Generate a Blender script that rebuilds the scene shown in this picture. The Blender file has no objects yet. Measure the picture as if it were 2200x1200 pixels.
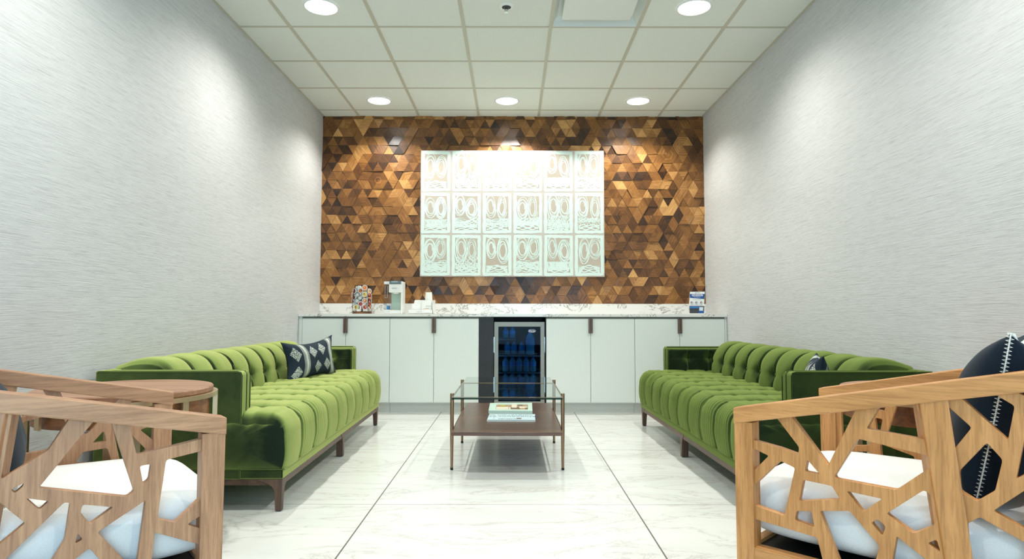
import bpy, bmesh, math, random
from mathutils import Vector, Matrix, noise
from mathutils.geometry import tessellate_polygon
random.seed(7)
S = bpy.context.scene
COL = S.collection
PI = math.pi
# ------------------------------------------------------------------ camera model (2200x1200 frame)
F, PITCH, ROLL, H = 1374.1, .0541, .0014, .8875
def ray(px, py):
    X = (px-1100)/F; Y = (py-600)/F
    c, s = math.cos(ROLL), math.sin(ROLL); X, Y = c*X+s*Y, -s*X+c*Y
    c, s = math.cos(PITCH), math.sin(PITCH)
    return Vector((X, c+s*Y, s-c*Y))
def onz(px, py, z): r = ray(px, py); return r*((z-H)/r.z)+Vector((0, 0, H))
def ony(px, py, y): r = ray(px, py); return r*(y/r.y)+Vector((0, 0, H))

# ------------------------------------------------------------------ materials
MATS = {}
def srgb(c):
    return tuple(((v/255)/12.92 if v/255 <= .04045 else ((v/255+.055)/1.055)**2.4) for v in c)
class NT:
    def __init__(s, name):
        s.m = bpy.data.materials.new(name); s.m.use_nodes = True
        s.t = s.m.node_tree; s.p = s.t.nodes['Principled BSDF']; MATS[name] = s.m
    def n(s, kind, **kw):
        nd = s.t.nodes.new(kind)
        for k, v in kw.items():
            if k in nd.inputs.keys(): nd.inputs[k].default_value = v
            else: setattr(nd, k, v)
        return nd
    def l(s, a, b): s.t.links.new(a, b)
    def ramp(s, fac, stops):
        r = s.n('ShaderNodeValToRGB'); e = r.color_ramp.elements
        while len(e) < len(stops): e.new(.5)
        for q, (p, c) in zip(e, stops): q.position = p; q.color = (*c, 1)
        s.l(fac, r.inputs[0]); return r.outputs[0]
    def math(s, op, a, b=None, c=None):
        m = s.n('ShaderNodeMath', operation=op)
        for i, v in enumerate((a, b, c)):
            if v is None: continue
            if hasattr(v, 'links'): s.l(v, m.inputs[i])
            else: m.inputs[i].default_value = v
        return m.outputs[0]
    def mix(s, f, a, b):
        m = s.n('ShaderNodeMix', data_type='RGBA')
        for i, v in ((0, f), (6, a), (7, b)):
            if hasattr(v, 'links'): s.l(v, m.inputs[i])
            elif i == 0: m.inputs[0].default_value = v
            else: m.inputs[i].default_value = (*v, 1)
        return m.outputs[2]
    def coords(s, which='Object', scale=(1, 1, 1), rot=(0, 0, 0), loc=(0, 0, 0)):
        tc = s.n('ShaderNodeTexCoord'); mp = s.n('ShaderNodeMapping')
        mp.inputs['Scale'].default_value = scale; mp.inputs['Rotation'].default_value = rot; mp.inputs['Location'].default_value = loc
        s.l(tc.outputs[which], mp.inputs[0]); return mp.outputs[0]
    def noise(s, vec, scale, detail=4, rough=.55, dist=0):
        n = s.n('ShaderNodeTexNoise', Scale=scale, Detail=detail, Roughness=rough, Distortion=dist)
        s.l(vec, n.inputs['Vector']); return n.outputs[0]
    def bump(s, h, strength, dist=.01):
        b = s.n('ShaderNodeBump', Strength=strength, Distance=dist); s.l(h, b.inputs['Height'])
        s.l(b.outputs[0], s.p.inputs['Normal']); return b
def plain(name, c, rough=.5, metal=0, **kw):
    t = NT(name); t.p.inputs['Base Color'].default_value = (*srgb(c), 1)
    t.p.inputs['Roughness'].default_value = rough; t.p.inputs['Metallic'].default_value = metal
    for k, v in kw.items(): t.p.inputs[k.replace('_', ' ')].default_value = v
    v = t.coords('Object'); n = t.noise(v, 90, 3)
    t.bump(n, .02, .002)
    return t.m
def wood(name, a, b, angz=0, axis='x', rough=.45, sc=1.0, which='Object'):
    t = NT(name)
    # stretch along the grain axis after turning the object coordinates about z
    sc3 = {'x': (.6, 9, 9), 'y': (9, .6, 9), 'z': (9, 9, .6)}[axis]
    v0 = t.coords(which, (1, 1, 1), (0, 0, angz))
    mp = t.n('ShaderNodeMapping'); mp.inputs['Scale'].default_value = [q*sc for q in sc3]; t.l(v0, mp.inputs[0]); v = mp.outputs[0]
    n1 = t.noise(v, 2.6, 5, .6, .6); n2 = t.noise(v, 14, 3, .6)
    r = t.ramp(n1, [(.32, srgb(b)), (.5, tuple((x+y)/2 for x, y in zip(srgb(a), srgb(b)))), (.66, srgb(a))])
    r2 = t.ramp(n2, [(.40, (.55, .5, .45)), (.52, (1, 1, 1))])
    m = t.n('ShaderNodeMix', data_type='RGBA', blend_type='MULTIPLY'); m.inputs[0].default_value = .38
    t.l(r, m.inputs[6]); t.l(r2, m.inputs[7]); t.l(m.outputs[2], t.p.inputs['Base Color'])
    t.p.inputs['Roughness'].default_value = rough
    t.bump(n2, .15, .002); return t.m

def wallcover(name, col):
    t = NT(name)
    v = t.coords('Object', (4, 4, 230)); v2 = t.coords('Object', (12, 12, 420))
    n = t.noise(v, 1.6, 4, .6, .9); n2 = t.noise(v2, 1.2, 2)
    h = t.math('ADD', t.math('MULTIPLY', n, .7), t.math('MULTIPLY', n2, .3))
    c = t.ramp(h, [(.34, tuple(.72*q for q in srgb(col))), (.50, srgb(col)), (.64, tuple(min(1, 1.07*q) for q in srgb(col)))])
    t.l(c, t.p.inputs['Base Color']); t.p.inputs['Roughness'].default_value = .62
    t.bump(h, .5, .004); return t.m
wallcover('wallcovering', (203, 204, 203))
plain('plaster', (225, 225, 220), .8)

def mk_floor():
    t = NT('marble_floor')
    tc = t.n('ShaderNodeTexCoord'); sp = t.n('ShaderNodeSeparateXYZ'); t.l(tc.outputs['Object'], sp.inputs[0])
    def line(out, x0, w, per=1.206):
        f = t.math('FRACT', t.math('DIVIDE', t.math('SUBTRACT', out, x0-per*10), per))
        d = t.math('MINIMUM', f, t.math('SUBTRACT', 1.0, f))
        return t.math('LESS_THAN', d, w/per/2)
    gx = line(sp.outputs[0], -.6405, .0065); gy = line(sp.outputs[1], 3.0426, .0035)
    g = t.math('MAXIMUM', gx, gy)
    v = t.coords('Object', (1.1, 3.6, 1), (0, 0, .32))
    n = t.noise(v, 1.3, 8, .62, 1.1)
    a = t.math('ABSOLUTE', t.math('SUBTRACT', n, .5))
    vein = t.ramp(a, [(0, srgb((200, 198, 192))), (.010, srgb((221, 221, 216))), (.05, srgb((226, 228, 223)))])
    n3 = t.noise(t.coords('Object', (1, 2.5, 1), (0, 0, .3)), 1.2, 5)
    cloud = t.ramp(n3, [(.35, (.93, .935, .93)), (.6, (1, 1, 1))])
    m = t.n('ShaderNodeMix', data_type='RGBA', blend_type='MULTIPLY'); m.inputs[0].default_value = 1
    t.l(vein, m.inputs[6]); t.l(cloud, m.inputs[7])
    c = t.mix(g, m.outputs[2], srgb((110, 108, 102)))
    t.l(c, t.p.inputs['Base Color'])
    t.p.inputs['Roughness'].default_value = .2
    t.p.inputs['Specular IOR Level'].default_value = .45
mk_floor()
def mk_quartz():
    t = NT('quartz')
    v = t.coords('Object', (1, 1, 1.6), (0, .5, 0)); n = t.noise(v, 4.2, 9, .66, 1.6)
    a = t.math('ABSOLUTE', t.math('SUBTRACT', n, .5))
    n2 = t.noise(v, 3, 2); w = t.math('GREATER_THAN', n2, .50)
    vein = t.ramp(a, [(0, srgb((120, 112, 100))), (.009, srgb((190, 186, 178))), (.022, srgb((232, 232, 226)))])
    c = t.mix(w, srgb((232, 232, 226)), vein)
    t.l(c, t.p.inputs['Base Color']); t.p.inputs['Roughness'].default_value = .2
mk_quartz()
def mk_ceiling():
    t = NT('ceiling_tile'); n = t.noise(t.coords('Object'), 260, 4, .7)
    c = t.ramp(n, [(.3, srgb((218, 221, 210))), (.6, srgb((228, 231, 221)))])
    t.l(c, t.p.inputs['Base Color']); t.p.inputs['Roughness'].default_value = .9; t.bump(n, .25, .002)
mk_ceiling()
plain('grid_metal', (192, 188, 168), .5)
plain('white_lacquer', (226, 232, 224), .35)
plain('grey_kick', (214, 214, 206), .5)
plain('reveal_shade', (120, 122, 114), .7)
plain('vent_white', (226, 230, 222), .5)
plain('bronze', (146, 118, 92), .3, .65)
plain('handle_bronze', (112, 92, 78), .4, .4)
plain('champagne', (190, 168, 132), .35, .75)
plain('black_panel', (36, 34, 33), .45)
plain('black', (14, 14, 15), .5)
plain('rubber', (20, 20, 20), .7)
plain('steel', (150, 146, 134), .42, .75)
plain('chrome', (210, 215, 215), .15, 1)
plain('plastic_white', (232, 234, 228), .35)
plain('plastic_mint', (186, 208, 190), .5)
plain('paper_white', (238, 240, 236), .7)
plain('cup_paper', (236, 240, 230), .6)
plain('grey_silver', (120, 132, 134), .3, .6)
plain('blue_print', (18, 84, 160), .5)
plain('blue_bright', (60, 150, 205), .5)
plain('charcoal_print', (64, 66, 70), .6)
plain('text_white', (245, 248, 250), .5)
plain('text_grey', (110, 118, 120), .5)
plain('text_navy', (50, 78, 96), .5)
plain('skin', (224, 178, 150), .6)
plain('hair_print', (96, 62, 44), .7)
plain('clear_blue', (70, 140, 200), .3)
plain('pod_body', (206, 212, 210), .35)
for nm, c in (('pod_orange', (226, 120, 40)), ('pod_red', (168, 62, 44)), ('pod_maroon', (112, 52, 50)), ('pod_yellow', (196, 178, 70)), ('pod_brown', (176, 108, 58)), ('pod_cream', (226, 190, 140))): plain(nm, c, .45)
plain('mag_blue', (206, 222, 232), .35)
plain('mag_mint', (206, 226, 216), .35)
plain('mag_spine', (30, 62, 78), .4)
plain('print_tan', (170, 140, 112), .5); plain('print_brown', (110, 84, 66), .5); plain('print_light', (222, 208, 190), .5); plain('print_green', (176, 170, 70), .5)
plain('canvas_base', (192, 186, 176), .8)
plain('canvas_taupe', (184, 174, 158), .8)
plain('canvas_grey', (196, 191, 180), .8)
plain('paint_mint', (212, 230, 222), .6)
plain('stitch_white', (235, 235, 225), .7)
plain('amber_foot', (30, 110, 150), .3)
wood('walnut_leg', (104, 80, 64), (70, 52, 42), axis='z', rough=.45)
wood('walnut_rail', (110, 82, 62), (72, 54, 42), axis='y', rough=.45)
wood('walnut_shelf', (106, 74, 58), (74, 50, 40), axis='x', rough=.3)
wood('table_top_wood', (176, 132, 102), (140, 98, 70), axis='x', rough=.4)
wood('apron_wood', (150, 98, 56), (96, 60, 36), axis='x', rough=.4)
def mk_mosaic():
    t = NT('mosaic_wood')
    at = t.n('ShaderNodeAttribute', attribute_name='tone')
    v = t.coords('UV', (1, 1, 1))
    mp = t.n('ShaderNodeMapping'); mp.inputs['Scale'].default_value = (5, 95, 1); t.l(v, mp.inputs[0])
    n = t.noise(mp.outputs[0], 1.6, 5, .6, .35)
    s = t.math('ADD', at.outputs['Fac'], t.math('MULTIPLY', t.math('SUBTRACT', n, .5), .95))
    c = t.ramp(s, [(0, srgb((42, 26, 16))), (.3, srgb((92, 58, 28))), (.62, srgb((146, 98, 48))), (1, srgb((214, 164, 100)))])
    t.l(c, t.p.inputs['Base Color']); t.p.inputs['Roughness'].default_value = .32
    t.bump(n, .12, .002)
mk_mosaic()
def velvet(name, light, mid, dark):
    """pile fabric: darker looked at square on, paler along the pile"""
    t = NT(name)
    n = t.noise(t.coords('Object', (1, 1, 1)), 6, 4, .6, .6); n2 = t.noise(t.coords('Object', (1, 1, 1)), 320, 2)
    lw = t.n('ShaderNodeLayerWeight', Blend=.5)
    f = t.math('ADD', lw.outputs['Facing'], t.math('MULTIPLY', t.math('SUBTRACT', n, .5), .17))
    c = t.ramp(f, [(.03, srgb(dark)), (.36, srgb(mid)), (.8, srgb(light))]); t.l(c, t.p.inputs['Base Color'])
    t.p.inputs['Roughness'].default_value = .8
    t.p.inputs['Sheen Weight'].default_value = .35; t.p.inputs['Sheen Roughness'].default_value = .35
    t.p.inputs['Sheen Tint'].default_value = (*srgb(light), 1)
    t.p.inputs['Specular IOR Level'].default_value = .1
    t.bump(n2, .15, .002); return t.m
velvet('velvet_lit', (162, 173, 104), (120, 138, 72), (26, 38, 25))  # left sofa: same velvet, its brighter lit nap put into the colours
velvet('velvet_shaded', (110, 127, 64), (76, 94, 42), (25, 38, 20))  # right sofa: same velvet, its duller light put into the colours
def fabric(name, c, sc=500, st=.3):
    t = NT(name); n = t.noise(t.coords('Object'), sc, 3); t.p.inputs['Roughness'].default_value = .9
    r = t.ramp(n, [(.3, tuple(.9*x for x in srgb(c))), (.7, srgb(c))]); t.l(r, t.p.inputs['Base Color'])
    t.p.inputs['Sheen Weight'].default_value = .1; t.p.inputs['Specular IOR Level'].default_value = .15
    t.bump(n, st, .002); return t.m
fabric('linen_white', (226, 226, 222)); fabric('navy_fabric', (20, 34, 46))
def mk_pattern():
    t = NT('navy_print'); tc = t.n('ShaderNodeTexCoord'); sp = t.n('ShaderNodeSeparateXYZ'); t.l(tc.outputs['UV'], sp.inputs[0])
    u, v = sp.outputs[0], sp.outputs[1]
    ck = t.noise(t.coords('UV', (60, 30, 1)), 1.4, 1); dots = t.math('GREATER_THAN', ck, .47)
    tot = None
    for cu, cv in ((.10, .70), (.10, .22), (.43, .74), (.63, .78), (.50, .27), (.72, .30), (.95, .5)):
        d = t.math('ADD', t.math('DIVIDE', t.math('ABSOLUTE', t.math('SUBTRACT', u, cu)), .085), t.math('DIVIDE', t.math('ABSOLUTE', t.math('SUBTRACT', v, cv)), .19))
        k = t.math('LESS_THAN', d, 1.0); tot = k if tot is None else t.math('MAXIMUM', tot, k)
    dm = t.math('MULTIPLY', tot, dots)
    for cu in (.27, .85):
        d = t.math('ABSOLUTE', t.math('SUBTRACT', u, cu))
        core = t.math('LESS_THAN', d, .018)
        band = t.math('LESS_THAN', d, .058)
        st = t.math('GREATER_THAN', t.math('SINE', t.math('MULTIPLY', u, 480.0)), .15)
        dm = t.math('MAXIMUM', dm, t.math('MAXIMUM', core, t.math('MULTIPLY', band, st)))
    c = t.mix(dm, srgb((20, 38, 52)), srgb((190, 196, 186)))
    t.l(c, t.p.inputs['Base Color']); t.p.inputs['Roughness'].default_value = .9
mk_pattern()
def glass(name, tint, refl=.5, ior=1.45):
    t = NT(name); t.t.nodes.remove(t.p)
    out = [n for n in t.t.nodes if n.type == 'OUTPUT_MATERIAL'][0]
    tr = t.n('ShaderNodeBsdfTransparent'); tr.inputs[0].default_value = (*tint, 1)
    gl = t.n('ShaderNodeBsdfGlossy', Roughness=.02); fr = t.n('ShaderNodeFresnel', IOR=ior)
    ge = t.n('ShaderNodeNewGeometry'); fac = t.math('MULTIPLY', fr.outputs[0], t.math('SUBTRACT', 1.0, ge.outputs['Backfacing']))
    mx = t.n('ShaderNodeMixShader'); t.l(fac, mx.inputs[0]); t.l(tr.outputs[0], mx.inputs[1]); t.l(gl.outputs[0], mx.inputs[2])
    t.l(mx.outputs[0], out.inputs[0]); return t.m
glass('table_glass', (.93, .97, .94), ior=1.45)
glass('edge_glass', (.1, .28, .22))
glass('fridge_glass', (.26, .42, .54), ior=1.16)
glass('tank_clear', (.86, .9, .92))
plain('bottle_clear', (110, 190, 215), .12, 0, Alpha=.5)
def emit(name, c, st):
    t = NT(name); t.p.inputs['Base Color'].default_value = (*c, 1); t.p.inputs['Emission Color'].default_value = (*c, 1); t.p.inputs['Emission Strength'].default_value = st
emit('lamp_lens', (1, 1, .97), 9)

# ------------------------------------------------------------------ mesh helper
class MB:
    def __init__(s): s.v = []; s.f = []; s.uv = None
    def add(s, vs, fs):
        o = len(s.v); s.v += [Vector(p) for p in vs]; s.f += [[i+o for i in f] for f in fs]; return s
    def box(s, x0, x1, y0, y1, z0, z1):
        return s.add([(x, y, z) for z in (z0, z1) for x, y in ((x0, y0), (x1, y0), (x1, y1), (x0, y1))],
                     [(3, 2, 1, 0), (4, 5, 6, 7), (0, 1, 5, 4), (1, 2, 6, 5), (2, 3, 7, 6), (3, 0, 4, 7)])
    def prism(s, pts, d):
        n = len(pts); d = Vector(d); a = [Vector(p) for p in pts]
        return s.add(a+[p+d for p in a], [list(range(n))[::-1], list(range(n, 2*n))]+[(i, (i+1) % n, (i+1) % n+n, i+n) for i in range(n)])
    def loft(s, A, B):
        n = len(A)
        return s.add(list(A)+list(B), [list(range(n))[::-1], list(range(n, 2*n))]+[(i, (i+1) % n, (i+1) % n+n, i+n) for i in range(n)])
    def tube(s, path, r, n=8, closed=False):
        path = [Vector(p) for p in path]; m = len(path); rs = r if isinstance(r, (list, tuple)) else [r]*m
        up = None; rings = []
        for i, p in enumerate(path):
            if closed: t = path[(i+1) % m]-path[i-1]
            else: t = path[min(i+1, m-1)]-path[max(i-1, 0)]
            t.normalize()
            if up is None: up = Vector((0, 0, 1)) if abs(t.z) < .9 else Vector((1, 0, 0))
            a = t.cross(up)
            if a.length < 1e-6: a = t.orthogonal()
            a.normalize(); b = t.cross(a).normalized(); up = -b if b.dot(up) < 0 else b
            rings.append([p+(a*math.cos(2*PI*k/n)+b*math.sin(2*PI*k/n))*rs[i] for k in range(n)])
        vs = [q for rg in rings for q in rg]; fs = []
        for i in range(m if closed else m-1):
            j = (i+1) % m
            for k in range(n): fs.append((i*n+k, i*n+(k+1) % n, j*n+(k+1) % n, j*n+k))
        if not closed: fs += [list(range(n))[::-1], list(range((m-1)*n, m*n))]
        return s.add(vs, fs)
    def lathe(s, prof, c=(0, 0, 0), n=24, axis='z', cap=True):
        vs = []; fs = []; c = Vector(c)
        for r, h in prof:
            for k in range(n):
                x, y = r*math.cos(2*PI*k/n), r*math.sin(2*PI*k/n)
                p = {'z': (x, y, h), 'y': (x, h, y), 'x': (h, x, y)}[axis]; vs.append(c+Vector(p))
        m = len(prof)
        for i in range(m-1):
            for k in range(n): fs.append((i*n+k, i*n+(k+1) % n, (i+1)*n+(k+1) % n, (i+1)*n+k))
        if cap: fs += [list(range(n))[::-1], list(range((m-1)*n, m*n))]
        return s.add(vs, fs)
    def grid(s, fn, nu, nv):
        vs = [fn(i/nu, j/nv) for i in range(nu+1) for j in range(nv+1)]
        return s.add(vs, [(i*(nv+1)+j, (i+1)*(nv+1)+j, (i+1)*(nv+1)+j+1, i*(nv+1)+j+1) for i in range(nu) for j in range(nv)])
    def build(s, name, mat, parent=None, smooth=None, bevel=0, seg=2, recalc=True, uvs=None):
        me = bpy.data.meshes.new(name); me.from_pydata([tuple(p) for p in s.v], [], s.f); me.validate()
        if recalc:
            b = bmesh.new(); b.from_mesh(me); bmesh.ops.recalc_face_normals(b, faces=b.faces); b.to_mesh(me); b.free()
        if uvs is not None:
            l = me.uv_layers.new(name='UVMap')
            for lp in me.loops: l.data[lp.index].uv = uvs[lp.vertex_index]
        for m in (mat if isinstance(mat, (list, tuple)) else [mat]): me.materials.append(MATS[m])
        if smooth:
            for p in me.polygons: p.use_smooth = True
            if smooth < 180: me.set_sharp_from_angle(angle=math.radians(smooth))
        o = bpy.data.objects.new(name, me); COL.objects.link(o)
        if parent: o.parent = parent; o.matrix_parent_inverse = parent.matrix_basis.inverted()
        if bevel:
            m = o.modifiers.new('bevel', 'BEVEL'); m.width = bevel; m.segments = seg; m.limit_method = 'ANGLE'; m.angle_limit = math.radians(40)
        return o
def box(name, mat, x0, x1, y0, y1, z0, z1, parent=None, bevel=0):
    return MB().box(x0, x1, y0, y1, z0, z1).build(name, mat, parent, bevel=bevel)
def tag(o, label, cat, group=None):
    o['label'] = label; o['category'] = cat
    if group: o['group'] = group
    return o
def empty(name, loc, label, cat, group=None, rz=0):
    o = bpy.data.objects.new(name, None); COL.objects.link(o); o.location = loc; o.rotation_euler = (0, 0, rz); o.empty_display_size = .05
    return tag(o, label, cat, group)
def struct(o): o['kind'] = 'structure'; return o
def text(name, body, size, mat, M, parent, align='CENTER', bold=0, ext=.0003):
    c = bpy.data.curves.new(name, 'FONT'); c.body = body; c.size = size; c.align_x = align; c.align_y = 'CENTER'; c.extrude = ext; c.offset = bold
    c.resolution_u = 2
    tmp = bpy.data.objects.new('tmp', c); me = bpy.data.meshes.new_from_object(tmp); bpy.data.objects.remove(tmp)
    me.transform(M); me.name = name; me.materials.clear(); me.materials.append(MATS[mat])
    o = bpy.data.objects.new(name, me); COL.objects.link(o); o.parent = parent; o.matrix_parent_inverse = parent.matrix_basis.inverted()
    return o
FACE = Matrix(((1, 0, 0, 0), (0, 0, -1, 0), (0, 1, 0, 0), (0, 0, 0, 1)))      # text upright, facing -y

# ------------------------------------------------------------------ the room
XL, XR, D, ZC = -1.929, 1.944, 6.4333, 2.9006
YB = -1.2
fl = struct(box('floor', 'marble_floor', XL-.12, XR+.12, YB, D+.12, -.1, 0))
struct(box('wall_left', 'wallcovering', XL-.12, XL, YB, D+.12, 0, ZC+.1))
struct(box('wall_right', 'wallcovering', XR, XR+.12, YB, D+.12, 0, ZC+.1))
wb = struct(box('wall_back', 'plaster', XL, XR, D+.016, D+.12, 0, ZC))

def clip(poly, x0, x1, z0, z1):
    def cut(p, f, ipt):
        o = []
        for i in range(len(p)):
            a, b = p[i-1], p[i]; fa, fb = f(a), f(b)
            if (fa >= 0) != (fb >= 0): t = fa/(fa-fb); o.append((a[0]+(b[0]-a[0])*t, a[1]+(b[1]-a[1])*t))
            if fb >= 0: o.append(b)
        return o
    for f in (lambda p: p[0]-x0, lambda p: x1-p[0], lambda p: p[1]-z0, lambda p: z1-p[1]):
        poly = cut(poly, f, None)
        if len(poly) < 3: return []
    return poly
def mosaic():
    hr = .0893; a = hr*2/math.sqrt(3); z0 = .992
    vs, fs, uv, tones = [], [], [], []
    rnd = random.Random(11)
    pats = [[[0, 1, 2, 3, 4, 5]], [[0, 1, 2], [3, 4, 5]], [[0, 1], [2, 3], [4, 5]], [[0, 1, 2, 3, 4], [5]], [[0, 1, 2, 3], [4, 5]], [[0, 1, 2], [3, 4], [5]],
            [[0], [1], [2], [3], [4], [5]], [[0, 1], [2], [3, 4], [5]], [[0, 1, 2, 3], [4], [5]], [[0, 1, 2], [3], [4], [5]]]
    wts = [2, 2, 3, 3, 3, 4, 6, 5, 4, 5]
    P = lambda i, j: (XL-.05+a*(i+j/2), z0+hr*j)
    for j in range(-1, 23):
        for i in range(-14, 42):
            if (i-j) % 3: continue
            cx, cz = P(i, j)
            if cx < XL-a or cx > XR+a: continue
            ring = [P(i+1, j), P(i, j+1), P(i-1, j+1), P(i-1, j), P(i, j-1), P(i+1, j-1)]
            pat = rnd.choices(pats, wts)[0]; rot = rnd.randrange(6)
            hb = rnd.choice((0, .003, .006)); tb = rnd.gauss(.5, .07)
            for g in pat:
                hh = hb+rnd.choice((0, 0, .003, .005, .008)); tn = min(.95, max(.1, tb+rnd.gauss(0, .15) - (.22 if rnd.random() < .1 else 0)))
                tx_, tz_ = rnd.gauss(0, .035), rnd.gauss(0, .035); same = rnd.random() < .35; off = rnd.random()*9; k0 = (g[0]+rot) % 6
                for q in g:
                    k = (q+rot) % 6; A = ring[k]; B = ring[(k+1) % 6]
                    tri = clip([(cx, cz), A, B], XL, XR, z0, ZC)
                    if not tri: continue
                    kk = k0 if same else k
                    ea, eb = ring[kk], ring[(kk+1) % 6]; L = math.dist(ea, eb); ux, uz = (eb[0]-ea[0])/L, (eb[1]-ea[1])/L
                    o = len(vs); n = len(tri); yt = D-.001-hh; tt = tn+rnd.gauss(0, .085)-(.2 if rnd.random() < .07 else 0)
                    for (x, z) in tri: vs.append((x, min(D-.0005, yt-.003+tx_*(x-cx)+tz_*(z-cz)), z)); uv.append(((x-cx)*ux+(z-cz)*uz+off, -(x-cx)*uz+(z-cz)*ux+off))
                    for (x, z) in tri: vs.append((x, D+.016, z)); uv.append((off, off))
                    fs.append([o+t for t in range(n)]); tones.append(tt)
                    for t in range(n): fs.append([o+t, o+n+t, o+n+(t+1) % n, o+(t+1) % n]); tones.append(tt-.25)
    me = bpy.data.meshes.new('wood_cladding'); me.from_pydata(vs, [], fs)
    l = me.uv_layers.new(name='UVMap')
    for lp in me.loops: l.data[lp.index].uv = uv[lp.vertex_index]
    at = me.attributes.new('tone', 'FLOAT', 'FACE')
    for i, t in enumerate(tones): at.data[i].value = t
    b = bmesh.new(); b.from_mesh(me)
    for f in b.faces:
        if all(v.co.y < D+.01 for v in f.verts) and f.normal.y > 0: f.normal_flip()
    b.to_mesh(me); b.free()
    me.materials.append(MATS['mosaic_wood'])
    o = bpy.data.objects.new('wood_cladding', me); COL.objects.link(o); o.parent = wb
    o['label'] = 'brown wooden mosaic of triangles and hexagons'
mosaic()

# ceiling: slab of lay-in tiles, holes left for the diffuser
gx = [-1.5608+.61*k for k in range(6)]; gy = [4.389+.61*k for k in range(-8, 4)]
ce = MB()
xs = [XL]+gx+[XR]; ys = [YB]+[y for y in gy if y > YB]+[D]
for i in range(len(xs)-1):
    for j in range(len(ys)-1):
        x0, x1, y0, y1 = xs[i], xs[i+1], ys[j], ys[j+1]
        if abs(x0-.269) < .01 and abs(y1-4.389) < .01: continue
        ce.box(x0, x1, y0, y1, ZC, ZC+.015)
ce = struct(ce.build('ceiling', 'ceiling_tile'))
g = MB()
for x in gx: g.box(x-.012, x+.012, YB, D, ZC-.004, ZC+.003)
for y in gy:
    if y > YB: g.box(XL, XR, y-.010, y+.010, ZC-.0035, ZC+.003)
g.build('ceiling_grid', 'grid_metal', ce)
a = MB()
a.box(XL, XL+.018, YB, D, ZC-.004, ZC+.003); a.box(XR-.018, XR, YB, D, ZC-.004, ZC+.003); a.box(XL, XR, D-.012, D, ZC-.003, ZC+.003)
a.build('wall_angle', 'grid_metal', ce)
struct(MB().box(XL-.12, XR+.12, YB, D+.12, ZC+.3, ZC+.35).build('trim_1', 'plaster'))

# air diffuser in its bay
x0, x1, y0, y1 = .269, .879, 3.779, 4.389
cx, cy = (x0+x1)/2, (y0+y1)/2
vt = empty('air_diffuser', (cx, cy, ZC), 'square white ceiling air diffuser between two downlights', 'air vent')
m = MB()
def sq(h, z): return [Vector((cx+sx*h, cy+sy*h, z)) for sx, sy in ((-1, -1), (1, -1), (1, 1), (-1, 1))]
prof = [(.293, ZC-.004), (.290, ZC+.004), (.282, ZC+.03), (.262, ZC+.055), (.235, ZC+.062), (.0, ZC+.062)]
for (h0, z0), (h1, z1) in zip(prof, prof[1:]):
    A, B = sq(h0, z0), sq(h1, z1)
    for k in range(4): m.add([A[k], A[(k+1) % 4], B[(k+1) % 4], B[k]], [(0, 1, 2, 3)])
m.build('frame', 'vent_white', vt, recalc=False)
box('faceplate', 'vent_white', cx-.236, cx+.236, cy-.236, cy+.19+.02, ZC+.004, ZC+.016, vt, bevel=.004)

# sprinkler
sp = onz(1088, 14, ZC); sx, sy = sp.x, sp.y
sk = empty('fire_sprinkler', (sx, sy, ZC), 'small recessed chrome sprinkler head in a white ring on the ceiling', 'sprinkler')
MB().lathe([(.030, ZC-.006), (.040, ZC-.008), (.052, ZC-.003), (.055, ZC)], (sx, sy, 0), 32, cap=False).build('escutcheon', 'plastic_white', sk, smooth=60)
MB().lathe([(.001, ZC-.004), (.034, ZC-.004)], (sx, sy, 0), 24, cap=False).build('cup', 'black', sk)
m = MB().tube([(sx, sy, ZC+.012), (sx, sy, ZC-.035)], .005)
m.tube([(sx-.012, sy, ZC-.004), (sx-.012, sy, ZC-.022), (sx, sy, ZC-.036)], .002); m.tube([(sx+.012, sy, ZC-.004), (sx+.012, sy, ZC-.022), (sx, sy, ZC-.036)], .002)
m.lathe([(.003, ZC-.037), (.016, ZC-.038), (.016, ZC-.040)], (sx, sy, 0), 16)
m.build('deflector', 'chrome', sk, smooth=60)

# recessed downlights
LROWS = [(4.095, (-1.255, 1.192)), (5.940, (-1.257, -.050, 1.188)), (2.25, (-1.255, 1.19)), (.42, (-1.255, 1.19))]
lab = {(4.095, 0): 'round lit downlight at top left, close to the left wall', (4.095, 1): 'round lit downlight at top right beside the air diffuser',
       (5.940, 0): 'round lit downlight by the wood wall, left of three', (5.940, 1): 'round lit downlight centred above the white painting', (5.940, 2): 'round lit downlight by the wood wall, right of three'}
for y, lst in LROWS:
    for k, x in enumerate(lst):
        lb = lab.get((y, k), 'round lit downlight overhead behind the photograph, %s side' % ('left' if k == 0 else 'right'))
        e = empty('downlight', (x, y, ZC), lb, 'ceiling light', 'recessed downlights')
        MB().lathe([(.100, ZC-.004), (.104, ZC-.009), (.116, ZC-.007), (.120, ZC-.0005)], (x, y, 0), 40, cap=False).build('trim_ring', 'plastic_white', e, smooth=60)
        MB().lathe([(.001, ZC-.006), (.101, ZC-.0055)], (x, y, 0), 40, cap=False).build('lens', 'lamp_lens', e)
        L = bpy.data.lights.new('downlight_lamp', 'SPOT'); L.energy = LPOW = 112; L.spot_size = math.radians(152); L.spot_blend = 1.0; L.shadow_soft_size = .03
        L.color = (1, .975, .92)
        if y > 5: L.spot_size = math.radians(131 if abs(x) < .5 else 138); L.energy = 72 if abs(x) < .5 else 76; L.spot_blend = .22 if abs(x) < .5 else .6
        lo = bpy.data.objects.new('downlight_lamp', L); COL.objects.link(lo); lo.location = (0, 0, -.02); lo.parent = e

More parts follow.
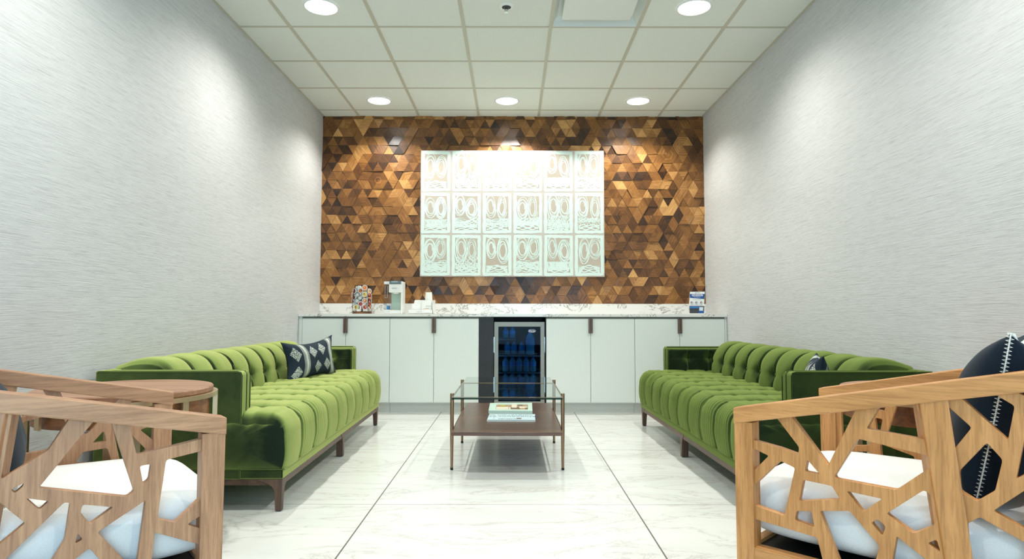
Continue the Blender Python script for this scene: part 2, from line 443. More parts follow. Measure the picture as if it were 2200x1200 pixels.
# ------------------------------------------------------------------ cabinets
CF, CT, CB = 5.80, .864, .0955
def cabinet(x0, xm, x1, label, endfill=None):
    e = empty('base_cabinet', ((x0+x1)/2, CF+.3, 0), label, 'cabinet', 'white base cabinets under the counter')
    b = MB().box(x0+.001, x1-.001, CF+.022, D-.002, CB-.01, CT-.012)
    b.build('body', 'white_lacquer', e)
    box('reveal_shade_strip', 'reveal_shade', x0+.001, x1-.001, CF+.012, CF+.022, CT-.016, CT-.001, e)  # shadow line under the worktop, put in as a grey strip
    box('toe_kick', 'grey_kick', x0+.001, x1-.001, CF+.055, CF+.07, 0.001, CB-.012, e)
    for a, b_, s in ((x0, xm, 1), (xm, x1, -1)):
        d = box('door', 'white_lacquer', a+.0018, b_-.0018, CF, CF+.021, CB, CT-.017, e, bevel=.0012)
        hx = xm-s*.011
        h = MB().box(hx-.0075, hx+.0075, CF-.024, CF-.001, .716, CT-.012).build('handle', 'handle_bronze', d, bevel=.001)
        h['label'] = 'dark bronze edge pull'
    return e
cabinet(-1.898, -1.503, -1.104, 'white two-door base cabinet at the left end under the coffee pods')
cabinet(-1.104, -.705, -.299, 'white two-door base cabinet directly left of the drinks fridge')
cabinet(.309, .711, 1.110, 'white two-door base cabinet directly right of the drinks fridge')
cabinet(1.110, 1.517, 1.925, 'white two-door base cabinet at the right end under the brochure stand')
for x0, x1, w in ((XL+.001, -1.899, 'left'), (1.926, XR-.001, 'right')):
    tag(box('filler_panel', 'white_lacquer', x0, x1, CF+.003, CF+.05, .001, CT-.001), 'narrow white filler strip between the %s end cabinet and the %s wall' % (w, w), 'panel')
# quartz worktop and upstand
ct = tag(box('worktop', 'quartz', XL+.001, XR-.001, CF-.02, D-.002, CT, .889, bevel=.001), 'long white veined quartz countertop along the back wall', 'countertop')
tag(box('backsplash', 'quartz', XL+.001, XR-.001, D-.022, D-.0025, .8895, .992), 'low white veined quartz upstand behind the countertop', 'backsplash')
# fridge bay
FX0, FX1 = -.297, .3075
bp = empty('fridge_bay_panel', (-.23, CF+.02, 0), 'charcoal filler panel with a small cover plate left of the fridge', 'panel')
box('panel', 'black_panel', FX0, -.166, CF+.006, CF+.022, .001, CT-.001, bp)
m = MB(); px0, px1 = ony(1043, 790, CF).x, ony(1057, 790, CF).x; pz0, pz1 = ony(1050, 806, CF).z, ony(1050, 781, CF).z
m.box(px0, px1, CF+.003, CF+.006, pz0, pz1); m.build('cover_plate', 'black_panel', bp, bevel=.001)
tag(MB().box(FX0, FX1, D-.05, D-.03, .001, CT-.001).box(FX0, FX0+.004, CF+.03, D-.05, .001, CT-.001).box(FX1-.004, FX1, CF+.0, D-.05, .001, CT-.001).build('bay_lining', 'black'),
    'black lining of the recess around the drinks fridge', 'panel')
fx0, fx1, fz0, fz1 = -.160, .296, .035, .817
fr = empty('beverage_fridge', ((fx0+fx1)/2, 6.0, 0), 'small drinks fridge with stainless framed glass door full of water bottles', 'fridge')
m = MB(); t = .022; FY0, FY1 = CF+.065, CF+.50
m.box(fx0, fx0+t, FY0, FY1, fz0, fz1); m.box(fx1-t, fx1, FY0, FY1, fz0, fz1); m.box(fx0, fx1, FY1, FY1+t, fz0, fz1); m.box(fx0, fx1, FY0, FY1, fz1-t, fz1); m.box(fx0, fx1, FY0, FY1, fz0, fz0+.03)
m.build('cabinet_shell', 'black', fr)
for x in (fx0+.03, fx1-.03): MB().lathe([(.014, .001), (.014, fz0)], (x, FY0+.04, 0), 12).build('foot', 'black', fr)
d = empty('x', (0, 0, 0), '', ''); bpy.data.objects.remove(d)
w = .037; y0, y1 = CF+.018, CF+.062
m = MB()
O = [(fx0, fz0+.03), (fx1, fz0+.03), (fx1, fz1), (fx0, fz1)]; I = [(fx0+w, fz0+.03+w), (fx1-w, fz0+.03+w), (fx1-w, fz1-w*1.15), (fx0+w, fz1-w*1.15)]
for k in range(4):
    k2 = (k+1) % 4; q = [O[k], O[k2], I[k2], I[k]]
    m.prism([(x, y0, z) for x, z in q], (0, y1-y0, 0))
dr = m.build('door_frame', 'steel', fr, bevel=.0008); dr['label'] = 'brushed stainless steel door frame'
box('door_glass', 'fridge_glass', I[0][0], I[1][0], y0+.012, y0+.016, I[0][1], I[2][1], dr)['label'] = 'dark tinted glass'
lg = ony(1143, 710.5, y0+.01); lx, lz = lg.x, lg.z
m = MB(); N = 28
m.tube([(lx+.033*math.cos(2*PI*k/N), y0+.010, lz+.0135*math.sin(2*PI*k/N)) for k in range(N)], .0011, 6, closed=True)
m.build('badge_ring', 'text_white', dr)
text('badge_text', 'Danby', .020, 'text_white', Matrix.Translation((lx, y0+.0105, lz))@FACE, dr, bold=.0004)
for a_, b_ in ((fx0-.004, fx0), (fx1, fx1+.003)): box('door_edge_grip', 'chrome', a_, b_, y0+.01, y0+.03, .54, .68, dr)
shelves = [(.655, I[0][0]+.001, .04), (.505, fx0+t, fx1-t), (.352, fx0+t, fx1-t), (.205, fx0+t, fx1-t)]
for z, a, b in shelves:
    m = MB()
    for k in range(9):
        x = a+(b-a)*(k+.5)/9; m.tube([(x, FY0+.03, z), (x, FY1-.01, z)], .0018, 5)
    m.box(a, b, FY0+.02, FY0+.026, z-.006, z+.006); m.box(a, b, FY1-.03, FY1-.026, z-.003, z+.003)
    m.build('shelf', 'steel', fr)
li = bpy.data.lights.new('fridge_lamp', 'AREA'); li.energy = .5; li.size = .3; li.size_y = .1; li.shape = 'RECTANGLE'; li.color = (.35, .65, 1)
lo = bpy.data.objects.new('fridge_lamp', li); COL.objects.link(lo); lo.parent = fr; lo.location = (0, FY0+.05-6.0, fz1-.03); lo.rotation_euler = (math.radians(25), 0, 0)
for xs_, rz_ in ((fx0+t+.004, -1), (fx1-t-.004, 1)):
    l2 = bpy.data.lights.new('fridge_fill', 'AREA'); l2.shape = 'RECTANGLE'; l2.size = .62; l2.size_y = .012; l2.energy = .25; l2.color = (.55, .88, 1)  # unseen fill lamps added at both sides to brighten the bottles
    lo = bpy.data.objects.new('fridge_fill', l2); COL.objects.link(lo); lo.parent = fr
    v_ = Vector((-rz_, .35, 0)).normalized(); lo.matrix_local = Matrix.Translation((xs_-(fx0+fx1)/2, FY0+.012-6.0, .44))@v_.to_track_quat('-Z', 'X').to_matrix().to_4x4()
def bottle(x, y, z, h, label, r=.0285):
    e = empty('water_bottle', (x, y, z), label, 'bottle', 'bottles in the drinks fridge'); k = h/.14
    MB().lathe([(r*.8, z+.001), (r, z+.006), (r, z+.045*k), (r*.93, z+.05*k), (r, z+.055*k), (r, z+.095*k), (r*.85, z+.108*k), (r*.42, z+.122*k), (r*.42, z+.128*k)], (x, y, 0), 16).build('bottle_body', 'bottle_clear', e, smooth=50)
    MB().lathe([(r*1.02, z+.052*k), (r*1.02, z+.092*k)], (x, y, 0), 16, cap=False).build('wrapper', 'blue_bright', e, smooth=50)
    MB().lathe([(r*.48, z+.127*k), (r*.48, z+.14*k)], (x, y, 0), 12).build('cap', 'blue_print', e, smooth=40)
ordn = ['leftmost', 'second', 'middle', 'fourth', 'rightmost']
for zi, (zs, nm) in enumerate(((.359, 'third'), (.212, 'fourth'), (.066, 'lowest'))):
    for k in range(5):
        x = -.058+.0632*k; bottle(x, FY0+.07, zs, .138, 'blue labelled water bottle in the fridge, %s on the %s shelf down' % (ordn[k], nm))
for px_, nm in ((1090, 'left'), (1104, 'centre'), (1121, 'right')): bottle(ony(px_, 740, FY0+.14).x, FY0+.14, .512, .12, 'dim water bottle on the second fridge shelf, %s of three' % nm)
bottle(.170, FY0+.10, .512, .23, 'large water bottle standing at the right of the second fridge shelf', r=.04)
for px_, nm in ((1086, 'left'), (1101, 'right')): bottle(ony(px_, 720, FY0+.16).x, FY0+.16, .662, .105, 'short dim bottle on the top half shelf of the fridge, %s one' % nm)

# ------------------------------------------------------------------ painting
A0, A1 = ony(904, 323, D-.05), ony(1299, 594, D-.05)
ax0, ax1, az0, az1 = A0.x+.002, A1.x, A1.z, A0.z
art = empty('wall_painting', ((ax0+ax1)/2, D-.03, az0), 'large white and taupe abstract canvas of eighteen scribbled panels on the wood wall', 'painting')
ya = D-.052
box('canvas', 'canvas_base', ax0, ax1, ya, D-.014, az0, az1, art, bevel=.002)
rn = random.Random(5)
cells = MB(); gaps = MB(); st = MB(); lay = [0]
def ribbon(pts, wd):
    lay[0] += 1; y0_ = ya-.0012-.00005*lay[0]; n = len(pts); vs = []
    for i, p in enumerate(pts):
        q0 = pts[max(i-1, 0)]; q1 = pts[min(i+1, n-1)]; tx, tz = q1[0]-q0[0], q1[1]-q0[1]; L = math.hypot(tx, tz) or 1
        ww = wd*(.8+.4*rn.random())/2; y = y0_-3e-6*i
        vs += [(p[0]-tz/L*ww, y, p[1]+tx/L*ww), (p[0]+tz/L*ww, y, p[1]-tx/L*ww)]
    st.add(vs, [(2*i, 2*i+1, 2*i+3, 2*i+2) for i in range(n-1)])
cw, ch = (ax1-ax0)/6, (az1-az0)/3
for ci in range(6):
    for cj in range(3):
        x0 = ax0+cw*ci; z1 = az1-ch*cj; xc = x0+cw/2; zc = z1-ch/2
        hw, hh = cw*.40, ch*.42; lay[0] = 0
        q = [(xc-hw, zc-hh), (xc+hw, zc-hh), (xc+hw, zc+hh), (xc-hw, zc+hh)]
        cells.add([(x, ya-.0005, z) for x, z in q], [(0, 1, 2, 3)])
        cells.add([(x, ya-.0009, z) for x, z in [(xc-hw*.9, zc-hh*.2), (xc+hw*.9, zc-hh*.3), (xc+hw*.8, zc+hh*.3), (xc-hw*.85, zc+hh*.35)]], [(0, 1, 2, 3)])
        # painted frame
        for rep in range(3):
            f = .98+.065*rep; pts = []
            cs = [(-1, -1.02), (1.02, -1), (1, 1), (-.98, 1.03), (-1, -1)]
            for (ax_, az_), (bx, bz) in zip(cs, cs[1:]):
                for t in range(10):
                    u = t/10; pts.append((xc+(ax_+(bx-ax_)*u)*hw*f+rn.uniform(-.0025, .0025), zc+(az_+(bz-az_)*u)*hh*(1+.045*rep)+rn.uniform(-.0025, .0025)))
            ribbon(pts+[pts[0]], .016)
        # two looped ovals
        for s in (-1, 1):
            ox = xc+s*hw*.46+rn.uniform(-.008, .008); oz = zc+hh*.36+rn.uniform(-.02, .02); tl = rn.uniform(-.25, .25)
            rx, rz = hw*rn.uniform(.30, .42), hh*rn.uniform(.46, .62); loops = rn.choice((5, 6, 7)); pts = []
            for t in range(loops*26):
                th = t/26*2*PI; rr = 1+.80*(t/(loops*26)-.58)+.07*math.sin(th*1.7+s)+.05*math.sin(th*.37); x = rx*rr*math.cos(th); z = rz*rr*math.sin(th)
                pts.append((ox+x*math.cos(tl)-z*math.sin(tl)*.4, oz+z+x*math.sin(tl)))
            ribbon(pts, rn.uniform(.005, .009))
        # scribble below
        kind = rn.randrange(4)
        for rep in range(6+rn.randrange(5)):
            pts = []; zb = zc-hh*rn.uniform(.35, .8); ph = rn.random()*6; am = hh*rn.uniform(.05, .20); fq = rn.uniform(2, 6)
            for t in range(46):
                u = t/45
                if kind == 0: x = xc+hw*.9*math.sin(u*PI*2*1.5+ph); z = zb+am*math.sin(u*PI*2*fq)
                elif kind == 1: x = xc-hw*.88+hw*1.76*u+.012*math.sin(u*60+ph); z = zb+am*1.6*math.sin(u*PI*2*fq+ph)
                elif kind == 2: x = xc-hw*.88+hw*1.76*u; z = zc-hh*.6+hh*.30*math.sin(u*PI)*(rep/4)-rep*.012
                else: x = xc-hw*.85+hw*1.7*u+.02*math.cos(u*50+ph); z = zc-hh*.6+hh*.25*math.sin(u*40+ph)
                z = min(max(z, zc-hh*.97), zc+hh*.1); pts.append((x, z))
            ribbon(pts, rn.uniform(.003, .008))
        for rep in range(3):
            ph = rn.random()*6; ribbon([(xc-hw*.85+hw*1.7*t/14, zc-hh*.9+rep*.02+.006*math.sin(t+ph)) for t in range(15)], .012)
cells.build('painted_cells', 'canvas_taupe', art, recalc=False);
st.build('brush_strokes', 'paint_mint', art, recalc=False)['label'] = 'mint white brush strokes'

# ------------------------------------------------------------------ counter things
ZT = .8895
# pod carousel
pc = ony(775.5, 672, 6.08); cx, cy = pc.x, 6.12
ca = empty('pod_carousel', (cx, cy, ZT), 'wire carousel filled with single-serve coffee pods on brown wooden base', 'pod holder')
MB().lathe([(.088, ZT+.001), (.092, ZT+.006), (.092, ZT+.014), (.086, ZT+.018)], (cx, cy, 0), 32).build('base', 'apron_wood', ca, smooth=40)
m = MB(); zt = ZT+.268
def cq(k, z): 
    r = .105-.028*max(0, (z-ZT-.12)/.15)**1.3; a_ = PI/4+PI/2*k; return Vector((cx+r*math.cos(a_), cy+r*math.sin(a_), z))
for k in range(4):
    m.tube([cq(k, ZT+.018+(zt-ZT-.018)*t/8) for t in range(9)], .0022, 6)
    for zz in (ZT+.02, ZT+.268): m.tube([cq(k, zz), cq(k+1, zz)], .0022, 6)
    for r_ in range(5):
        za, zb = ZT+.02+.05*r_, ZT+.07+.05*r_
        A, B, C, E = cq(k, za), cq(k+1, za), cq(k, zb), cq(k+1, zb); M0 = (A+B)/2; M1 = (C+E)/2
        m.tube([A, M1], .0014, 5); m.tube([B, M1], .0014, 5) if r_ % 2 else m.tube([M0, E], .0014, 5)
m.build('wire_frame', 'black', ca, smooth=60)
MB().tube([(cx, cy, ZT+.018), (cx, cy, zt)], .006, 8).lathe([(.02, zt-.004), (.02, zt+.002)], (cx, cy, 0), 16).build('spindle', 'black', ca)
pods = [(615, 195, 'pod_orange', 'bright orange'), (470, 305, 'pod_brown', 'brown and orange'), (740, 315, 'pod_cream', 'cream'), (225, 315, 'pod_maroon', 'upper left dark maroon'), (615, 430, 'pod_yellow', 'upper yellow-green'),
        (215, 535, 'pod_maroon', 'lower left dark maroon'), (755, 535, 'pod_red', 'upper right red'), (618, 648, 'pod_brown', 'light brown central'), (470, 760, 'pod_red', 'left of two bottom-middle red'), (755, 760, 'pod_red', 'lower right red'),
        (315, 870, 'pod_yellow', 'bottom yellow-green'), (618, 870, 'pod_red', 'bottom right red'), (335, 205, None, 'top left turned-away grey'), (325, 440, None, 'middle left turned-away grey'), (325, 655, None, 'lower left turned-away grey'),
        (150, 430, 'pod_red', 'left edge upper red'), (845, 455, 'pod_red', 'right edge upper red'), (848, 650, 'pod_maroon', 'right edge middle maroon'), (850, 880, 'pod_brown', 'right edge bottom brown'), (155, 650, 'pod_maroon', 'left edge lower maroon'), (425, 550, None, 'centre turned-away grey'), (245, 760, None, 'bottom left turned-away grey')]
for (qx, qy, mt, nm) in pods:
    P = ony(745+qx/16, 605+qy/16, cy-.085); off = max(-.078, min(.078, P.x-cx)); P.x = cx+off
    yy = cy-(.082 if mt else .058)+max(0, abs(off)-.04)*1.1; ang = off/.09*.75
    e = empty('coffee_pod', P, '%s coffee pod in the wire carousel' % nm, 'coffee pod', 'coffee pods in the carousel')
    R = Matrix.Translation((P.x, yy, P.z))@Matrix.Rotation(ang, 4, 'Z')
    if mt:
        m = MB().lathe([(.0245, 0), (.0255, .002), (.0215, .005), (.017, .042)], (0, 0, 0), 20, axis='y'); m.v = [R@v for v in m.v]; m.build('cup', 'pod_body', e, smooth=40)
        m = MB().lathe([(.001, -.0008), (.019, -.0008)], (0, 0, 0), 20, axis='y', cap=False); m.v = [R@v for v in m.v]; m.build('lid', mt, e)
        for _ in range(2):
            a_ = random.uniform(0, 6); m = MB().lathe([(.0005, -.0012), (.006, -.0012)], (.008*math.cos(a_), 0, .008*math.sin(a_)), 10, axis='y', cap=False); m.v = [R@v for v in m.v]; m.build('lid_print', random.choice(['pod_cream', 'text_white', 'pod_maroon']), e)
    else:
        m = MB().lathe([(.017, 0), (.0205, .040), (.0255, .043), (.0245, .045)], (0, 0, 0), 20, axis='y'); m.v = [R@v for v in m.v]; m.build('cup', 'pod_body', e, smooth=40)

# coffee maker
KY = 6.05
def kx(p): return ony(p, 640, KY).x
def kz(p): return ony(850, p, KY).z
bx0, bx1 = kx(836.5), kx(864.5)
km = empty('coffee_maker', ((bx0+bx1)/2, KY+.1, ZT), 'white single-serve coffee maker with clear water tank and silver lid', 'coffee maker')
m = MB().box(bx0, bx1-.016, KY, KY+.16, ZT+.001, kz(665.5)).box(kx(861), bx1, KY-.005, KY+.16, ZT+.001, kz(604))
m.box(bx0, kx(861.5), KY+.10, KY+.16, ZT+.001, kz(609))
m.build('body', 'plastic_white', km, bevel=.004)
box('brew_head', 'plastic_white', kx(835.5), kx(862), KY-.012, KY+.1, kz(628), kz(610), km, bevel=.005)
MB().lathe([(.030, kz(630.5)), (.034, kz(627.5))], ((kx(838)+kx(860))/2, KY+.05, 0), 24).build('nozzle', 'plastic_white', km, smooth=40)
box('back_panel', 'plastic_mint', kx(838), kx(861), KY+.09, KY+.101, kz(665), kz(628), km)
m = MB(); xa, xb = kx(836.5), kx(861.5)
m.prism([(xa+(xb-xa)*t/12, KY-.012, kz(609.8)) for t in (0, 12)]+[(xb-(xb-xa)*t/12, KY-.012, kz(603.2)+.003*math.sin(PI*t/12)) for t in range(13)], (0, .15, 0))
m.build('lid', 'grey_silver', km, smooth=50)
box('lid_handle', 'chrome', kx(841), kx(855), KY-.018, KY-.01, kz(606.3), kz(604.3), km, bevel=.001)
text('brand_text', 'KEURIG', .0135, 'text_grey', Matrix.Translation(((kx(841)+kx(854))/2, KY-.0128, kz(619)))@FACE, km)
tx0, tx1 = kx(823.5), kx(836)
tk = box('water_tank', 'tank_clear', tx0, tx1, KY+.03, KY+.15, kz(665), kz(610), km, bevel=.004)
box('tank_lid', 'plastic_white', tx0-.001, tx1, KY+.025, KY+.155, kz(610), kz(604), km, bevel=.003)
box('tank_base', 'plastic_white', tx0, tx1, KY+.02, KY+.155, ZT+.001, kz(665), km, bevel=.002)
box('water_filter', 'clear_blue', kx(828), kx(834.5), KY+.06, KY+.1, kz(664.5), kz(656), km, bevel=.003)
MB().tube([(kx(826), KY+.027, kz(639)), (kx(826), KY+.027, kz(613)), (kx(831), KY+.027, kz(613)), (kx(831), KY+.027, kz(639)), (kx(826), KY+.027, kz(639))], .0018, 6).build('tank_grip', 'chrome', km)

# condiment organiser with cups
def q(x, y, yy=6.05): return ony(870+x/20, 620+y/20, yy)
og = empty('condiment_organizer', (q(690, 1040).x, 6.1, ZT), 'white condiment tray with printed front beside the coffee maker', 'organizer')
def zq(y): return q(600, y).z
pts = [(165, 1030), (165, 900), (240, 830), (325, 480), (350, 465), (1215, 470), (1230, 490), (1205, 1035)]
for yy, th in ((6.05, .003), (6.19, .003)):
    pass
m = MB(); P2 = [(q(x, 0).x, max(zq(y), ZT+.001)) for x, y in pts]
m.prism([(x, 6.19, z) for x, z in P2], (0, .003, 0))
m.box(q(165, 0).x, q(1205, 0).x, 6.05, 6.19, ZT+.001, ZT+.005)
m.box(q(165, 0).x, q(1205, 0).x, 6.05, 6.053, ZT+.001, zq(900))
m.box(q(700, 0).x, q(705, 0).x+.003, 6.05, 6.19, ZT+.001, zq(480)); m.box(q(1200, 0).x-.004, q(1205, 0).x, 6.05, 6.19, ZT+.001, zq(520))
m.build('tray_body', 'plastic_white', og, bevel=.0008)
box('napkin_stack', 'paper_white', q(300, 0).x, q(690, 0).x, 6.06, 6.18, ZT+.006, zq(640), og, bevel=.003)
box('printed_front', 'paper_white', q(720, 0).x, q(1140, 0).x, 6.062, 6.068, ZT+.006, zq(500), og, bevel=.001)
box('sachet_box', 'paper_white', q(840, 0).x, q(1080, 0).x, 6.045, 6.0495, zq(1020), zq(880), og)
text('front_text', 'I B A D', .016, 'text_grey', Matrix.Translation((q(1005, 0).x, 6.0615, zq(745)))@FACE, og)
text('small_text', 'condiments', .0065, 'text_grey', Matrix.Translation((q(585, 0).x, 6.0495, zq(988)))@FACE, og)
m = MB()
for k in range(9):
    x = q(800+k*32, 0).x; hh = .004+.008*math.sin(k/8*PI); m.prism([(x-.004, 6.055, zq(880)), (x+.004, 6.055, zq(880)), (x+.002, 6.055, zq(880)+hh)], (0, .004, 0))
m.build('sugar_sachets', 'pod_cream', og)
c = q(985, 0); zt_ = q(0, 140).z
for k in range(5):
    zz = zt_-.006*k; e = tag(MB().lathe([(.0335, zz-.085), (.036, zz-.085), (.0355, zz-.080), (.030, zz), (.0295, zz), (.001, zz-.001)], (c.x, 6.12, 0), 28, cap=False).build('paper_cup', 'cup_paper', smooth=50),
        'white paper cup upside down in the stack on the tray' if k else 'white paper cup topmost of the upside-down stack', 'cup', 'stacked paper cups')

# brochure stand
BY = 6.1
def bq(x, y): return ony(1470+x/20, 620+y/20, BY)
e = empty('brochure_holder', (bq(520, 0).x, BY, ZT), 'counter card holder with blue and white leaflets beside the right wall', 'brochure holder')
def quad(name, mat, pts, yoff, th=.0012, parent=None):
    return MB().prism([(bq(x, y).x, BY+yoff, bq(x, y).z) for x, y in pts], (0, th, 0)).build(name, mat, parent or e)
quad('back_card', 'paper_white', [(205, 740), (245, 125), (885, 120), (850, 740)], 0, .002)
quad('header_band', 'blue_print', [(243, 225), (878, 222), (862, 440), (240, 385)], -.0010)
quad('pocket', 'charcoal_print', [(210, 745), (830, 745), (825, 1052), (225, 1052)], -.018, .014)
quad('pocket_print', 'blue_print', [(210, 745), (630, 745), (600, 840), (212, 840)], -.0195)
quad('pocket_stripe', 'blue_bright', [(225, 795), (600, 795), (600, 820), (225, 820)], -.0205)
quad('corner_print', 'blue_print', [(600, 940), (825, 930), (822, 1050), (590, 1050)], -.0195)
quad('corner_card', 'mag_blue', [(622, 785), (785, 785), (780, 940), (618, 940)], -.0205)
quad('pocket_base', 'paper_white', [(225, 1052), (850, 1052), (850, 1075), (225, 1075)], -.02, .04)
quad('header_mark', 'blue_print', [(470, 195), (485, 140), (500, 195)], -.0010)
T = lambda n, s, sz, x, y, m_, b=.0: text(n, s, sz, m_, Matrix.Translation((bq(x, y).x, BY-.0018, bq(x, y).z))@FACE, e, bold=b)
T('header_text', 'NOW SCHEDULING', .0115, 560, 255, 'text_white', .0003); T('header_text', 'MORE BENEFITS FREE', .0115, 560, 292, 'text_white', .0003)
T('header_text', 'Making Every Appointment', .0078, 555, 330, 'text_white'); T('header_text', 'Count. Right. Care.', .0078, 555, 372, 'text_white'); T('logo_text', 'practice', .011, 590, 168, 'text_grey'); T('caption_text', 'Meet your care team today', .0068, 550, 470, 'text_grey')
for x in (325, 525, 735):
    P = bq(x, 600); m = MB().lathe([(.001, 0), (.0165, 0)], (P.x, BY-.0008, P.z), 24, axis='y', cap=False); m.build('portrait_disc', 'mag_blue', e)
    m = MB().lathe([(.001, 0), (.0095, 0)], (P.x-.001, BY-.0014, P.z+.002), 16, axis='y', cap=False); m.build('portrait_hair', 'hair_print', e)
    m = MB().lathe([(.001, 0), (.0065, 0)], (P.x+.001, BY-.002, P.z+.001), 16, axis='y', cap=False); m.build('portrait_face', 'skin', e)
    T('name_text', 'Dr. Team', .0055, x, 705, 'text_grey')

# ------------------------------------------------------------------ coffee table
TX0, TX1, TY0, TY1 = -.343, .292, 3.705, 4.47
tb = empty('coffee_table', ((TX0+TX1)/2, (TY0+TY1)/2, 0), 'two-tier coffee table with glass top, dark wood shelf and bronze legs', 'coffee table')
for x in (TX0, TX1):
    for y in (TY0, TY1):
        l = MB().lathe([(.0075, .012), (.0105, .2), (.0115, .430), (.011, .433)], (x, y, 0), 18).build('leg', 'bronze', tb, smooth=50)
        MB().lathe([(.0085, .001), (.0085, .013)], (x, y, 0), 14).build('foot_cap', 'rubber', l, smooth=50)
m = MB()
for z in (.409, .217):
    for y in (TY0, TY1): m.tube([(TX0, y, z), (TX1, y, z)], .0045, 8)
    for x in (TX0, TX1): m.tube([(x, TY0, z), (x, TY1, z)], .0045, 8)
m.build('rail', 'bronze', tb, smooth=60)
gy0, gy1 = 3.53, 4.64
gl = box('glass_top', 'table_glass', TX0+.014, TX1-.014, gy0, 4.68, .421, .431, tb)
gl['label'] = 'clear green-tinted glass top'
box('glass_edge', 'edge_glass', TX0+.014, TX1-.014, gy0-.0008, gy0-.0002, .421, .431, gl)
m = MB().box(TX0+.014, TX1-.014, gy0+.005, 4.70, .223, .243)
sh = m.build('shelf', 'walnut_shelf', tb, bevel=.004, ); sh['label'] = 'dark walnut lower shelf'
# magazines on the shelf
def mag(name, label, c4, z0, th, top, edge, spine=None):
    P = [onz(x, y, z0+th) for x, y in c4]
    e_ = empty(name, (sum((p for p in P), Vector())/4).xy.to_3d()+Vector((0, 0, z0)), label, 'magazine')
    b = [Vector((p.x, p.y, z0)) for p in P]; tpt = [Vector((p.x, p.y, z0+th*.8)) for p in P]; t2 = [Vector((p.x, p.y, z0+th)) for p in P]
    MB().loft(b, tpt).build('pages', edge, e_); MB().loft(tpt, t2).build('cover', top, e_)
    return e_, P
e_, P = mag('magazine', 'pale blue magazine lying nearest on the dark shelf', [(1046, 902), (1150, 902.5), (1149.5, 889), (1052, 888)], .2435, .007, 'mag_blue', 'paper_white')
U = (P[1]-P[0]).normalized(); V = Vector((0, 0, 1)).cross(U)
def flat(name, e__, mat, o, M4): pass
def on_cover(e__, P, name, mat, u0, u1, v0, v1, zo=.0004):
    a_, b_, c_, d_ = P; L = lambda u, v: (a_*(1-u)*(1-v)+b_*u*(1-v)+c_*u*v+d_*(1-u)*v)
    MB().prism([L(u0, v0), L(u1, v0), L(u1, v1), L(u0, v1)], (0, 0, zo)).build(name, mat, e__)
on_cover(e_, P, 'cover_edge', 'mag_spine', .01, .99, .0, .05)
def txt_cover(e__, P, s, u, v, size, mat, rot=PI):
    a_, b_, c_, d_ = P; p = a_*(1-u)*(1-v)+b_*u*(1-v)+c_*u*v+d_*(1-u)*v; ang = math.atan2(U.y, U.x)
    text('cover_text', s, size, mat, Matrix.Translation(p+Vector((0, 0, .0004)))@Matrix.Rotation(ang+rot, 4, 'Z'), e__)
txt_cover(e_, P, 'INNOVATION IN', .48, .82, .035, 'text_navy'); txt_cover(e_, P, 'ORTHODONTIC CARE', .49, .60, .035, 'text_navy'); txt_cover(e_, P, 'CAREGIVERS', .42, .22, .02, 'text_navy')
on_cover(e_, P, 'cover_picture', 'print_brown', .61, .71, .20, .36)
on_cover(e_, P, 'cover_rule', 'text_navy', .125, .13, .2, .6)
e2, P = mag('magazine', 'thicker white magazine with a room photograph on its cover, behind the blue one', [(1049.5, 881), (1144, 882), (1143, 864.5), (1053, 865)], .2435, .020, 'mag_mint', 'mag_mint')
on_cover(e2, P, 'cover_picture', 'print_tan', .16, .9, .15, .75)
for i, (a_, b_, c_, d_, mt) in enumerate(((.17, .45, .16, .45, 'print_light'), (.45, .72, .16, .42, 'print_brown'), (.26, .36, .5, .72, 'print_green'), (.52, .64, .35, .8, 'print_light'), (.70, .88, .3, .5, 'print_light'), (.83, .89, .16, .35, 'print_brown'), (.66, .78, .6, .74, 'print_brown'), (.46, .5, .15, .4, 'print_light'))):
    on_cover(e2, P, 'picture_detail', mt, a_, b_, c_, d_, .0006+.0001*i)

